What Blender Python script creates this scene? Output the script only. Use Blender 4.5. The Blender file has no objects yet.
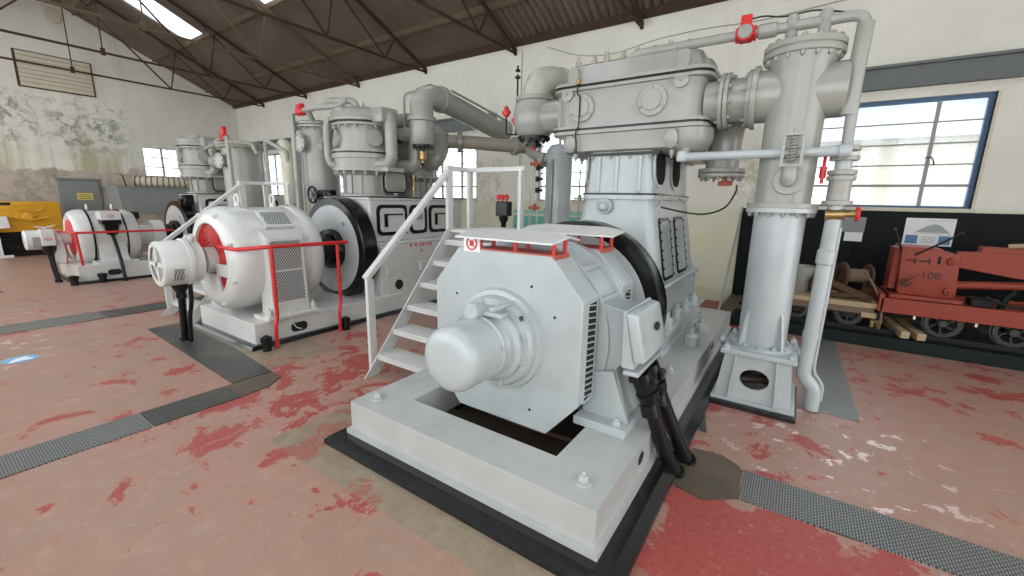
import bpy, bmesh, math, random
from mathutils import Vector as V, Matrix
random.seed(11)
PI = math.pi
SC = bpy.context.scene
COL = SC.collection
ORG = {}

# ---------------------------------------------------------------- camera
def make_camera():
    f, yaw, pitch, roll, H = 418.743621, -0.591889183, 0.205320233, 0.020357855, 1.65
    cy, sy = math.cos(yaw), math.sin(yaw)
    fw = V((sy*math.cos(pitch), cy*math.cos(pitch), -math.sin(pitch)))
    r = V((cy, -sy, 0)); u = r.cross(fw)
    c, s = math.cos(roll), math.sin(roll)
    r2 = c*r + s*u; u2 = -s*r + c*u
    cd = bpy.data.cameras.new('camera'); co = bpy.data.objects.new('camera', cd); COL.objects.link(co)
    m = Matrix((r2, u2, -fw)).transposed().to_4x4(); m.translation = V((0, 0, H))
    co.matrix_world = m
    cd.sensor_width = 36.0; cd.lens = 36.0*f/1024.0; cd.clip_start = 0.02; cd.clip_end = 300
    SC.camera = co
make_camera()

# ---------------------------------------------------------------- materials
def nt(name):
    m = bpy.data.materials.new(name); m.use_nodes = True
    n = m.node_tree.nodes; l = m.node_tree.links
    n.clear()
    out = n.new('ShaderNodeOutputMaterial'); b = n.new('ShaderNodeBsdfPrincipled')
    l.new(b.outputs[0], out.inputs[0])
    return m, n, l, b, out
def noise(n, l, vec, scale, detail=5, rough=.55, dist=0.0):
    t = n.new('ShaderNodeTexNoise'); t.inputs['Scale'].default_value = scale
    t.inputs['Detail'].default_value = detail; t.inputs['Roughness'].default_value = rough; t.inputs['Distortion'].default_value = dist
    if vec is not None: l.new(vec, t.inputs['Vector'])
    return t.outputs['Fac']
def ramp(n, l, fac, stops):
    r = n.new('ShaderNodeValToRGB'); e = r.color_ramp.elements
    while len(e) < len(stops): e.new(.5)
    for i, (p, c) in enumerate(stops):
        e[i].position = p
        e[i].color = (c, c, c, 1) if isinstance(c, (int, float)) else (*c, 1)
    l.new(fac, r.inputs[0]); return r.outputs['Color']
def mixc(n, l, fac, a, b, mode='MIX'):
    m = n.new('ShaderNodeMix'); m.data_type = 'RGBA'; m.blend_type = mode
    for i, v in ((0, fac), (6, a), (7, b)):
        if isinstance(v, (int, float)): m.inputs[i].default_value = v
        elif isinstance(v, tuple): m.inputs[i].default_value = (*v, 1)
        else: l.new(v, m.inputs[i])
    return m.outputs[2]
def mth(n, l, op, a, b=None, c=None):
    m = n.new('ShaderNodeMath'); m.operation = op
    for i, v in enumerate((a, b, c)):
        if v is None: continue
        if isinstance(v, (int, float)): m.inputs[i].default_value = v
        else: l.new(v, m.inputs[i])
    return m.outputs[0]
def bump(n, l, b, h, strength=.2, dist=.01):
    k = n.new('ShaderNodeBump'); k.inputs['Strength'].default_value = strength; k.inputs['Distance'].default_value = dist
    l.new(h, k.inputs['Height']); l.new(k.outputs[0], b.inputs['Normal'])
def objco(n):
    t = n.new('ShaderNodeNewGeometry'); return t.outputs['Position']
def sepxyz(n, l, vec):
    s = n.new('ShaderNodeSeparateXYZ'); l.new(vec, s.inputs[0]); return s.outputs

def paint(name, col, rough=.32, dirt=(.33, .29, .22), amount=.35, scale=6., bstr=.04, metal=0.0, coat=0.0, spec=.5):
    m, n, l, b, o = nt(name)
    p = objco(n)
    big = noise(n, l, p, scale*.35, 6, .65)
    fine = noise(n, l, p, scale*2.2, 5, .6)
    f1 = ramp(n, l, mth(n, l, 'MULTIPLY', big, fine), [(.31, 0.0), (.60, 1.0)])
    fac = mth(n, l, 'MULTIPLY', f1, amount)
    c = mixc(n, l, fac, col, dirt)
    v = noise(n, l, p, scale*.8, 3)
    c2 = mixc(n, l, .10, c, ramp(n, l, v, [(.3, .25), (.7, .9)]), 'OVERLAY')
    l.new(c2, b.inputs['Base Color'])
    rr = .22 if rough < .29 else max(rough, .34)
    l.new(mth(n, l, 'ADD', mth(n, l, 'MULTIPLY', fine, .06), rr-.03), b.inputs['Roughness'])
    b.inputs['Metallic'].default_value = metal; b.inputs['Specular IOR Level'].default_value = spec
    b.inputs['Coat Weight'].default_value = coat
    bump(n, l, b, noise(n, l, p, 14, 3), bstr, .02)
    return m
M = {}
M['grey'] = paint('machine_grey_paint', (.40, .43, .435), .25, (.30, .27, .21), .35)
M['greydull'] = paint('weathered_grey_paint', (.30, .298, .268), .22, (.19, .165, .12), .45)
M['greybase'] = paint('base_grey_paint', (.435, .445, .43), .32, (.30, .265, .19), .5, 5)
M['white'] = paint('machine_white_paint', (.60, .60, .575), .25, (.40, .36, .28), .25)
M['flyface'] = paint('flywheel_grey_paint', (.47, .49, .50), .35, (.36, .33, .28), .2)
M['black'] = paint('gloss_black_paint', (.008, .008, .009), .27, (.016, .016, .016), .25, spec=.3)
M['blackpanel'] = paint('black_board_paint', (.006, .008, .009), .5, (.014, .015, .015), .4, spec=.12)
M['kerbblack'] = paint('kerb_black_paint', (.009, .010, .011), .24, (.05, .045, .038), .18, 8, .10, spec=.5)
M['pit'] = paint('oily_pit', (.05, .035, .025), .5, (.10, .06, .035), .7)
M['red'] = paint('signal_red_paint', (.56, .018, .018), .35, (.30, .05, .04), .35)
M['redrust'] = paint('red_oxide_tray', (.42, .09, .065), .6, (.22, .10, .07), .6)
M['loader'] = paint('loader_red_paint', (.26, .046, .027), .5, (.13, .045, .03), .45, spec=.3)
M['yellow'] = paint('plant_yellow_paint', (.72, .36, .02), .35, (.28, .15, .03), .45, 8)
M['doorgrey'] = paint('door_grey_paint', (.22, .235, .225), .5, (.16, .15, .13), .3)
M['brass'] = paint('brass', (.34, .235, .10), .35, (.16, .10, .05), .6, metal=.75)
M['rust'] = paint('rusty_iron', (.085, .045, .028), .75, (.17, .08, .04), .7, 10, spec=.2)
M['wheeliron'] = paint('dark_wheel_iron', (.035, .033, .031), .4, (.08, .06, .045), .5, 9, spec=.5)
M['rope'] = paint('old_rope', (.16, .115, .07), .8, (.09, .06, .035), .6, 14)
M['truss'] = paint('rusty_truss_steel', (.055, .032, .022), .7, (.11, .055, .032), .6, 8, spec=.2)
M['trusspale'] = paint('pale_truss_steel', (.115, .08, .05), .7, (.07, .04, .025), .6, 8, spec=.2)
M['lintel'] = paint('lintel_steel', (.13, .145, .14), .6, (.15, .08, .045), .7, 7)
M['iron'] = paint('dark_iron', (.014, .013, .012), .5, (.05, .03, .02), .4, 9, spec=.25)
M['wood'] = paint('weathered_timber', (.40, .29, .17), .7, (.20, .14, .085), .6, 12)
M['wooddark'] = paint('dark_timber', (.16, .11, .07), .75, (.09, .065, .045), .6, 12)
M['blueframe'] = paint('blue_window_paint', (.06, .13, .24), .5, (.12, .12, .12), .35)
M['steelframe'] = paint('grey_window_bar', (.30, .28, .28), .5, (.26, .10, .05), .7, 12)
M['sill'] = paint('cream_sill', (.60, .55, .42), .7, (.38, .28, .15), .6, 12)
M['paper'] = paint('white_paper', (.78, .78, .76), .6, (.6, .6, .55), .2)
M['paperblue'] = paint('print_blue', (.10, .20, .36), .6, (.3, .35, .4), .3)
M['papergrey'] = paint('print_grey', (.34, .36, .36), .6, (.2, .2, .2), .4)
M['signblue'] = paint('floor_sign_blue', (.16, .40, .58), .5, (.4, .4, .4), .4)
M['plateyellow'] = paint('yellow_notice', (.72, .62, .16), .5, (.4, .35, .15), .3)
M['hose'] = paint('cream_hose', (.62, .56, .43), .6, (.3, .24, .16), .5, 10)
M['copper'] = paint('oxide_brown_pipe', (.35, .315, .25), .45, (.22, .13, .08), .6)
M['steel'] = paint('bare_steel', (.45, .43, .40), .38, (.22, .16, .1), .4, metal=.7)
M['gravel'] = paint('ballast', (.09, .075, .055), .9, (.03, .025, .02), .8, 20, .6)
M['elbowpaint'] = paint('flaking_cream_grey_paint', (.42, .40, .34), .3, (.36, .20, .10), .55, 7)
M['stairpaint'] = paint('stair_grey_paint', (.55, .555, .53), .4, (.33, .30, .23), .3, 6)

def mesh_mat(name, col, dark):   # wire mesh over a dark opening
    m, n, l, b, o = nt(name)
    p = sepxyz(n, l, objco(n))
    a = mth(n, l, 'ADD', p[1], p[0])
    def wave(x, k): return mth(n, l, 'ABSOLUTE', mth(n, l, 'SINE', mth(n, l, 'MULTIPLY', x, k)))
    w1 = wave(mth(n, l, 'ADD', a, mth(n, l, 'MULTIPLY', p[2], .7)), 110); w2 = wave(mth(n, l, 'SUBTRACT', a, mth(n, l, 'MULTIPLY', p[2], .7)), 110)
    f = mth(n, l, 'GREATER_THAN', mth(n, l, 'MINIMUM', w1, w2), .42)
    l.new(mixc(n, l, f, col, dark), b.inputs['Base Color'])
    b.inputs['Roughness'].default_value = .5
    bump(n, l, b, mth(n, l, 'SUBTRACT', 1.0, f), .6, .01)
    return m
M['meshgrey'] = mesh_mat('grey_wire_mesh', (.55, .55, .53), (.06, .065, .075))
M['meshred'] = mesh_mat('red_wire_mesh', (.56, .016, .016), (.18, .006, .006))

def plain(name, col, rough=.5):
    m, n, l, b, o = nt(name)
    b.inputs['Base Color'].default_value = (*col, 1); b.inputs['Roughness'].default_value = rough
    return m
M['redprint'] = plain('red_print', (.6, .03, .04), .5)
M['darkprint'] = plain('dark_print', (.035, .02, .02), .6)
M['hole'] = plain('opening_shade', (.012, .011, .010), .9)  # near-black plates imitate the shade inside holes and slots

def floor_mat():
    m, n, l, b, o = nt('worn_red_floor_paint')
    p = objco(n); x, y, z = sepxyz(n, l, p)
    big = noise(n, l, p, .55, 5, .6, .6)
    med = noise(n, l, p, 3.4, 8, .70, .45)
    fine = noise(n, l, p, 30, 5, .7)
    worn = mixc(n, l, ramp(n, l, noise(n, l, p, 1.6, 5, .6), [(.35, 0.0), (.68, 1.0)]), (.375, .205, .16), (.325, .212, .158))
    worn = mixc(n, l, mth(n, l, 'MULTIPLY', ramp(n, l, noise(n, l, p, 7, 6, .7, .5), [(.50, 0.0), (.75, 1.0)]), .35), worn, (.47, .36, .27))
    c = worn
    def box(x0, x1, y0, y1, s=.06):
        def edge(v, e0, up):
            mr = n.new('ShaderNodeMapRange'); mr.inputs[1].default_value = e0-s; mr.inputs[2].default_value = e0+s
            mr.inputs[3].default_value = 0.0 if up else 1.0; mr.inputs[4].default_value = 1.0 if up else 0.0
            l.new(v, mr.inputs[0]); return mr.outputs[0]
        return mth(n, l, 'MULTIPLY', mth(n, l, 'MULTIPLY', edge(x, x0, 1), edge(x, x1, 0)), mth(n, l, 'MULTIPLY', edge(y, y0, 1), edge(y, y1, 0)))
    # areas where the red coat survives: around the stairs, the front strip and by the right hand channel
    zones = None
    for q, amt in (((-4.3, -2.2, .9, 3.4, .6), .085), ((-2.6, -1.6, .95, 1.3, .15), .06), ((-.45, .9, .9, 2.45, .12), .22), ((-.5, .6, 2.3, 3.9, .35), .07), ((.5, 2.2, 4.6, 6.5, .5), .085), ((1.2, 2.6, 3.2, 4.8, .4), .05),
                   ((-6.5, -4.3, .9, 1.9, .4), .06), ((-9.5, -6.4, 1.6, 3.0, .6), .055), ((-3.2, -1.5, 3.2, 7.9, .5), .2), ((-1.5, -.3, 5.5, 8.0, .3), .2), ((-12, -6.5, .2, 1.2, .5), .03)):
        t = mth(n, l, 'MULTIPLY', box(*q), amt)
        zones = t if zones is None else mth(n, l, 'MAXIMUM', zones, t)
    lvl = mth(n, l, 'ADD', mth(n, l, 'ADD', mth(n, l, 'MULTIPLY', med, .75), mth(n, l, 'MULTIPLY', big, .25)), zones)
    redf = ramp(n, l, lvl, [(.595, 0.0), (.615, 1.0)])
    redc = mixc(n, l, ramp(n, l, fine, [(.4, 0.0), (.8, 1.0)]), (.33, .055, .047), (.38, .105, .085))
    c = mixc(n, l, redf, c, redc)
    halo = ramp(n, l, lvl, [(.52, 0.0), (.60, 1.0)])
    c = mixc(n, l, mth(n, l, 'MULTIPLY', mth(n, l, 'MULTIPLY', halo, mth(n, l, 'SUBTRACT', 1.0, redf)), .22), c, (.46, .21, .17))
    # bare concrete strip in front of and beside the near base, and a strip by the second base
    strip = mth(n, l, 'MAXIMUM', box(-2.83, -.35, 1.245, 1.7, .012), mth(n, l, 'MAXIMUM', box(-2.83, -2.2, 1.245, 1.95, .03), box(-6.6, -4.05, 1.86, 2.6, .05)))
    strip = mth(n, l, 'MULTIPLY', strip, ramp(n, l, noise(n, l, p, 2.2, 6, .65), [(.30, .5), (.46, 1.0)]))
    conc = mixc(n, l, ramp(n, l, noise(n, l, p, 9, 6, .7), [(.35, 0.0), (.7, 1.0)]), (.225, .175, .118), (.31, .25, .175))
    c = mixc(n, l, mth(n, l, 'MULTIPLY', strip, mth(n, l, 'SUBTRACT', 1.0, mth(n, l, 'MULTIPLY', redf, .6))), c, conc)
    # pale chips of bare filler by the right hand channel
    chipn = noise(n, l, p, 6.0, 5, .6, .3)
    chip = mth(n, l, 'MULTIPLY', ramp(n, l, chipn, [(.60, 0.0), (.615, 1.0)]), mth(n, l, 'MAXIMUM', box(-.1, 1.0, 2.6, 4.2, .3), mth(n, l, 'MULTIPLY', box(-9.0, -6.0, .1, 1.0, .4), .6)))
    c = mixc(n, l, chip, c, (.72, .60, .56))
    # fine scratches, dust
    c = mixc(n, l, mth(n, l, 'MULTIPLY', ramp(n, l, noise(n, l, p, 14, 8, .75, 1.5), [(.58, 0.0), (.70, 1.0)]), .5), c, (.56, .41, .33))
    l.new(c, b.inputs['Base Color'])
    l.new(ramp(n, l, mth(n, l, 'ADD', mth(n, l, 'MULTIPLY', fine, .4), mth(n, l, 'MULTIPLY', med, .6)), [(.3, .30), (.7, .50)]), b.inputs['Roughness'])
    bump(n, l, b, mth(n, l, 'ADD', mth(n, l, 'MULTIPLY', redf, .35), mth(n, l, 'MULTIPLY', fine, .2)), .12, .01)
    return m
M['floor'] = floor_mat()

def checker_mat(name, base, hi, amt):
    m, n, l, b, o = nt(name)
    p = objco(n); x, y, z = sepxyz(n, l, p)
    k = 165.0
    u = mth(n, l, 'MULTIPLY', mth(n, l, 'ADD', x, y), k*.7071); v = mth(n, l, 'MULTIPLY', mth(n, l, 'SUBTRACT', x, y), k*.7071)
    su, sv = mth(n, l, 'SINE', u), mth(n, l, 'SINE', v)
    cu, cv = mth(n, l, 'COSINE', mth(n, l, 'MULTIPLY', u, 1.0)), mth(n, l, 'COSINE', mth(n, l, 'MULTIPLY', v, 1.0))
    a = mth(n, l, 'MULTIPLY', mth(n, l, 'POWER', mth(n, l, 'ABSOLUTE', su), 6), mth(n, l, 'ABSOLUTE', sv))
    c_ = mth(n, l, 'MULTIPLY', mth(n, l, 'POWER', mth(n, l, 'ABSOLUTE', cv), 6), mth(n, l, 'ABSOLUTE', cu))
    h = mth(n, l, 'MAXIMUM', a, c_)
    lug = ramp(n, l, h, [(.35, 0.0), (.6, 1.0)])
    d = noise(n, l, p, 2.5, 6, .7)
    c = mixc(n, l, mth(n, l, 'MULTIPLY', lug, amt), base, hi)
    c = mixc(n, l, ramp(n, l, d, [(.50, 0.0), (.75, .7)]), c, (.20, .15, .10))
    l.new(c, b.inputs['Base Color'])
    b.inputs['Metallic'].default_value = .25; b.inputs['Roughness'].default_value = .36
    bump(n, l, b, lug, .7, .006)
    return m
M['checker'] = checker_mat('checker_plate_steel', (.045, .05, .048), (.42, .44, .44), .85)
M['checkerdark'] = checker_mat('worn_checker_plate', (.040, .044, .040), (.13, .14, .13), .7)
M['checkerrust'] = checker_mat('rusty_checker_plate', (.07, .055, .038), (.22, .18, .125), .7)
M['checkerpale'] = checker_mat('pale_checker_plate', (.17, .18, .18), (.40, .42, .43), .6)

def wall_mat(name, mould):
    m, n, l, b, o = nt(name)
    p = objco(n); x, y, z = sepxyz(n, l, p)
    base = mixc(n, l, ramp(n, l, noise(n, l, p, 1.0, 6, .6), [(.35, 0.0), (.7, 1.0)]), (.77, .745, .66), (.675, .645, .555))
    c = base
    # vertical damp streaks
    mp = n.new('ShaderNodeMapping'); mp.inputs['Scale'].default_value = (2.2, 2.2, .16); l.new(p, mp.inputs['Vector'])
    st = noise(n, l, mp.outputs[0], 1.0, 6, .65, .3)
    c = mixc(n, l, mth(n, l, 'MULTIPLY', ramp(n, l, st, [(.52, 0.0), (.72, 1.0)]), .35 if mould else .18), c, (.42, .37, .22))
    def band(v, z0, z1, s):
        a = n.new('ShaderNodeMapRange'); a.inputs[1].default_value = z0-s; a.inputs[2].default_value = z0+s; l.new(v, a.inputs[0])
        q = n.new('ShaderNodeMapRange'); q.inputs[1].default_value = z1-s; q.inputs[2].default_value = z1+s; q.inputs[3].default_value = 1; q.inputs[4].default_value = 0; l.new(v, q.inputs[0])
        return mth(n, l, 'MULTIPLY', a.outputs[0], q.outputs[0])
    if mould:
        warp = mth(n, l, 'MULTIPLY', mth(n, l, 'SUBTRACT', noise(n, l, p, .9, 5, .6), .5), 1.6)
        zz = mth(n, l, 'ADD', z, warp)
        up = mth(n, l, 'MULTIPLY', band(zz, 2.9, 4.35, .3), mth(n, l, 'MAXIMUM', band(y, -.5, 2.75, .25), band(y, 3.0, 4.6, .3)))
        blot = ramp(n, l, noise(n, l, p, 3.2, 10, .78, .5), [(.50, 0.0), (.58, 1.0)])
        c = mixc(n, l, mth(n, l, 'MULTIPLY', mth(n, l, 'MULTIPLY', up, blot), .8), c, (.16, .16, .14))
        gr = band(zz, 1.0, 3.0, .3)
        c = mixc(n, l, mth(n, l, 'MULTIPLY', mth(n, l, 'MULTIPLY', gr, ramp(n, l, st, [(.45, 0.0), (.6, 1.0)])), .6), c, (.34, .33, .14))
        low = band(zz, -1.0, 2.30, .03)
        lowc = mixc(n, l, ramp(n, l, noise(n, l, p, 2.6, 8, .7, .4), [(.38, 0.0), (.55, 1.0)]), (.33, .28, .22), (.52, .44, .37))
        lowc = mixc(n, l, ramp(n, l, noise(n, l, p, 1.7, 6, .7, .8), [(.57, 0.0), (.63, 1.0)]), lowc, (.36, .15, .11))
        c = mixc(n, l, mth(n, l, 'MULTIPLY', low, .9), c, lowc)
        speck = ramp(n, l, noise(n, l, p, 9, 8, .8, .3), [(.60, 0.0), (.66, 1.0)])
        c = mixc(n, l, mth(n, l, 'MULTIPLY', mth(n, l, 'MULTIPLY', speck, band(zz, 1.8, 4.8, .4)), .7), c, (.12, .12, .11))
    else:
        # mouldy pier between the windows, green dado with a white line
        pier = mth(n, l, 'MULTIPLY', band(z, -1, 2.6, .3), mth(n, l, 'MAXIMUM', band(x, -6.45, -5.65, .05), band(x, -.95, -.55, .06)))
        blot = ramp(n, l, noise(n, l, p, 3.5, 10, .75, .4), [(.47, 0.0), (.60, 1.0)])
        c = mixc(n, l, mth(n, l, 'MULTIPLY', mth(n, l, 'MULTIPLY', pier, blot), .6), c, (.36, .30, .16))
        lowp = band(z, -1, 1.62, .05)
        lc = mixc(n, l, ramp(n, l, noise(n, l, p, 1.5, 6, .6), [(.35, 0.0), (.7, 1.0)]), (.62, .60, .38), (.66, .66, .52))
        c = mixc(n, l, mth(n, l, 'MULTIPLY', lowp, .8), c, lc)
        gx = mth(n, l, 'MAXIMUM', band(x, -5.35, -2.55, .02), 0.0)
        g = mth(n, l, 'MULTIPLY', gx, band(z, .25, 1.34, .01))
        c = mixc(n, l, mth(n, l, 'MULTIPLY', g, .95), c, (.12, .42, .30))
        g2 = mth(n, l, 'MULTIPLY', band(x, -2.6, -2.1, .02), band(z, 1.36, 1.42, .006))
        c = mixc(n, l, g2, c, (.12, .42, .30))
        g3 = mth(n, l, 'MULTIPLY', gx, band(z, 1.375, 1.46, .006))
        c = mixc(n, l, mth(n, l, 'MULTIPLY', g3, .85), c, (.22, .52, .40))
        sk = band(z, -1, .22, .01)
        c = mixc(n, l, mth(n, l, 'MULTIPLY', sk, .5), c, (.50, .52, .36))
    l.new(c, b.inputs['Base Color']); b.inputs['Roughness'].default_value = .82
    bump(n, l, b, noise(n, l, p, 18, 6, .7), .25, .01)
    return m
M['wall'] = wall_mat('old_plaster', False)
M['wallmould'] = wall_mat('mouldy_plaster', True)
M['plinthdark'] = paint('dark_green_black_kerb', (.008, .013, .014), .5, (.02, .02, .018), .4, spec=.18)
def sheet_mat():
    m, n, l, b, o = nt('brown_corrugated_sheet')
    p = objco(n)
    c = mixc(n, l, ramp(n, l, noise(n, l, p, 1.2, 6, .65), [(.35, 0.0), (.7, 1.0)]), (.155, .126, .092), (.10, .08, .06))
    l.new(c, b.inputs['Base Color']); b.inputs['Roughness'].default_value = .7
    return m
M['sheet'] = sheet_mat()
def skylight_mat():
    m, n, l, b, o = nt('translucent_sheet')
    n.remove(b)
    t = n.new('ShaderNodeBsdfTransparent'); t.inputs[0].default_value = (.93, .96, 1, 1)
    d = n.new('ShaderNodeBsdfTranslucent'); d.inputs[0].default_value = (.9, .92, .95, 1)
    x = n.new('ShaderNodeMixShader'); x.inputs[0].default_value = .45
    l.new(t.outputs[0], x.inputs[1]); l.new(d.outputs[0], x.inputs[2]); l.new(x.outputs[0], o.inputs[0])
    return m
M['skylight'] = skylight_mat()
def glass_mat():
    m, n, l, b, o = nt('dusty_window_glass')
    n.remove(b)
    t = n.new('ShaderNodeBsdfTransparent'); t.inputs[0].default_value = (.93, .95, .96, 1)
    g = n.new('ShaderNodeBsdfGlossy'); g.inputs['Roughness'].default_value = .05
    d = n.new('ShaderNodeBsdfTranslucent'); d.inputs[0].default_value = (.85, .86, .84, 1)
    x = n.new('ShaderNodeMixShader'); x.inputs[0].default_value = .07
    l.new(t.outputs[0], x.inputs[1]); l.new(g.outputs[0], x.inputs[2])
    y = n.new('ShaderNodeMixShader')
    p = objco(n)
    l.new(ramp(n, l, noise(n, l, p, 2.5, 5, .6), [(.4, .04), (.75, .35)]), y.inputs[0])
    l.new(x.outputs[0], y.inputs[1]); l.new(d.outputs[0], y.inputs[2]); l.new(y.outputs[0], o.inputs[0])
    return m
M['glass'] = glass_mat()

# ---------------------------------------------------------------- mesh helpers
class MB:
    def __init__(s): s.bm = bmesh.new()
    def face(s, vs):
        try: return s.bm.faces.new(vs)
        except ValueError: return None
    def verts(s, pts): return [s.bm.verts.new(p) for p in pts]
    def hexa(s, P, bev=0.0, seg=1):
        """P: 8 corners, 4 bottom then 4 top, same winding"""
        t = bmesh.new(); v = [t.verts.new(p) for p in P]
        for f in ((3, 2, 1, 0), (4, 5, 6, 7), (0, 1, 5, 4), (1, 2, 6, 5), (2, 3, 7, 6), (3, 0, 4, 7)): t.faces.new([v[i] for i in f])
        return s._merge(t, bev, seg)
    def _merge(s, t, bev, seg=1):
        if bev > 0:
            bmesh.ops.recalc_face_normals(t, faces=t.faces)
            es = [e for e in t.edges if len(e.link_faces) == 2 and e.calc_face_angle(0) > .3]
            bmesh.ops.bevel(t, geom=es, offset=bev, segments=seg, affect='EDGES', clamp_overlap=True, profile=.5)
        mp = {}
        for v in t.verts: mp[v] = s.bm.verts.new(v.co)
        for f in t.faces: s.face([mp[v] for v in f.verts])
        t.free(); return s
    def box(s, x0, x1, y0, y1, z0, z1, bev=0.0, seg=1):
        return s.hexa([(x0, y0, z0), (x1, y0, z0), (x1, y1, z0), (x0, y1, z0), (x0, y0, z1), (x1, y0, z1), (x1, y1, z1), (x0, y1, z1)], bev, seg)
    def bar(s, a, b, w, h, up=(0, 0, 1), bev=0.0):
        a, b = V(a), V(b); d = (b-a).normalized(); u = V(up)
        if abs(d.dot(u)) > .98: u = V((1, 0, 0))
        r = d.cross(u).normalized(); u = r.cross(d).normalized()
        q = [(-w/2, -h/2), (w/2, -h/2), (w/2, h/2), (-w/2, h/2)]
        return s.hexa([a+r*i+u*j for i, j in q]+[b+r*i+u*j for i, j in q], bev)
    def prism(s, poly, fn, t0, t1, bev=0.0, seg=1, poly2=None):
        t = bmesh.new(); p2 = poly2 or poly
        A = [t.verts.new(fn(u, v, t0)) for u, v in poly]; B = [t.verts.new(fn(u, v, t1)) for u, v in p2]
        n = len(poly)
        t.faces.new(A[::-1]); t.faces.new(B)
        for i in range(n): t.faces.new((A[i], A[(i+1) % n], B[(i+1) % n], B[i]))
        return s._merge(t, bev, seg)
    def loft(s, rings, cap=True):
        R = [s.verts(r) for r in rings]; n = len(rings[0])
        for a, b in zip(R, R[1:]):
            for i in range(n): s.face((a[i], a[(i+1) % n], b[(i+1) % n], b[i]))
        if cap: s.face(R[0][::-1]); s.face(R[-1])
        return s
    def lathe(s, prof, o, ax=(0, 0, 1), n=28, ell=None, cap=True):
        o, ax = V(o), V(ax).normalized()
        a = V((1, 0, 0)) if abs(ax.x) < .9 else V((0, 1, 0))
        u = (a-ax*a.dot(ax)).normalized(); w = ax.cross(u)
        ex, ey = ell or (1, 1)
        prev = None; first = None
        for k, (r, h) in enumerate(prof):
            if r < 1e-6: ring = [s.bm.verts.new(o+ax*h)]
            else: ring = [s.bm.verts.new(o+ax*h+(u*math.cos(2*PI*i/n)*ex+w*math.sin(2*PI*i/n)*ey)*r) for i in range(n)]
            if prev is None:
                first = ring
                if len(ring) > 1 and cap: s.face(ring[::-1])
            else:
                A, B = prev, ring
                if len(A) == 1 and len(B) == 1: pass
                elif len(A) == 1:
                    for i in range(n): s.face((A[0], B[(i+1) % n], B[i]))
                elif len(B) == 1:
                    for i in range(n): s.face((A[i], A[(i+1) % n], B[0]))
                else:
                    for i in range(n): s.face((A[i], A[(i+1) % n], B[(i+1) % n], B[i]))
            prev = ring
        if not cap:
            for i in range(n): s.face((prev[i], prev[(i+1) % n], first[(i+1) % n], first[i]))
        elif len(prev) > 1: s.face(prev)
        return s
    def cyl(s, a, b, r, r2=None, n=20, bev=0.0):
        a, b = V(a), V(b); h = (b-a).length; r2 = r if r2 is None else r2
        pr = [(r, 0), (r2, h)] if bev <= 0 else [(r-bev, 0), (r, bev), (r2, h-bev), (r2-bev, h)]
        return s.lathe(pr, a, b-a, n)
    def hexnut(s, p, ax, r, h, stud=.4):
        s.lathe([(r, 0), (r, h*.85), (r*.85, h)], p, ax, 6)
        if stud: s.lathe([(r*.5, h*.9), (r*.5, h*(1+stud)), (r*.3, h*(1.1+stud))], p, ax, 8)
        return s
    def boltring(s, c, ax, R, n, r, h, a0=0.0, arc=2*PI):
        c, ax = V(c), V(ax).normalized()
        a = V((1, 0, 0)) if abs(ax.x) < .9 else V((0, 1, 0))
        u = (a-ax*a.dot(ax)).normalized(); w = ax.cross(u)
        for i in range(n):
            t = a0+arc*i/n
            s.hexnut(c+(u*math.cos(t)+w*math.sin(t))*R, ax, r, h, .3)
        return s
    def tube(s, pts, r, n=12, br=0.0, closed=False, rads=None):
        pts = [V(p) for p in pts]
        if br > 0:
            q = [pts[0]]
            for i in range(1, len(pts)-1):
                p, a, b = pts[i], pts[i-1], pts[i+1]
                da, db = (a-p), (b-p); k = min(br, da.length*.49, db.length*.49)
                da.normalize(); db.normalize()
                s0, s1 = p+da*k, p+db*k
                m = 7
                for j in range(m+1):
                    t = j/m; q.append(s0*(1-t)**2+p*2*t*(1-t)+s1*t*t)
            q.append(pts[-1]); pts = q
        N = len(pts); R = []
        d = (pts[1]-pts[0]).normalized(); a = V((0, 0, 1)) if abs(d.z) < .9 else V((1, 0, 0))
        u = (a-d*a.dot(d)).normalized()
        for i, p in enumerate(pts):
            if closed: t = (pts[(i+1) % N]-pts[i-1]).normalized()
            else: t = (pts[min(i+1, N-1)]-pts[max(i-1, 0)]).normalized()
            u = (u-t*u.dot(t)).normalized(); w = t.cross(u)
            rr = rads[i] if rads else r
            R.append([s.bm.verts.new(p+(u*math.cos(2*PI*k/n)+w*math.sin(2*PI*k/n))*rr) for k in range(n)])
        for i in range(N if closed else N-1):
            A, B = R[i], R[(i+1) % N]
            for k in range(n): s.face((A[k], A[(k+1) % n], B[(k+1) % n], B[k]))
        if not closed: s.face(R[0][::-1]); s.face(R[-1])
        return s
    def ringplate(s, outer, inner, fn, t0, t1):
        n = len(outer)
        A = s.verts([fn(u, v, t0) for u, v in outer]); B = s.verts([fn(u, v, t0) for u, v in inner])
        C = s.verts([fn(u, v, t1) for u, v in outer]); D = s.verts([fn(u, v, t1) for u, v in inner])
        for i in range(n):
            j = (i+1) % n
            s.face((A[i], A[j], B[j], B[i])); s.face((C[i], D[i], D[j], C[j])); s.face((A[i], C[i], C[j], A[j])); s.face((B[i], B[j], D[j], D[i]))
        return s
    def build(s, name, mat, parent=None, ang=38):
        bm = s.bm
        bmesh.ops.recalc_face_normals(bm, faces=bm.faces)
        o0 = V((0, 0, 0)); p = parent
        while p is not None: o0 += V(p.location); p = p.parent
        me = bpy.data.meshes.new(name)
        if o0.length: bmesh.ops.translate(bm, verts=bm.verts, vec=-o0)
        bm.to_mesh(me); bm.free()
        for f in me.polygons: f.use_smooth = True
        me.set_sharp_from_angle(angle=math.radians(ang))
        me.materials.append(M[mat] if isinstance(mat, str) else mat)
        o = bpy.data.objects.new(name, me); COL.objects.link(o)
        if parent is not None: o.parent = parent
        return o
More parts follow.
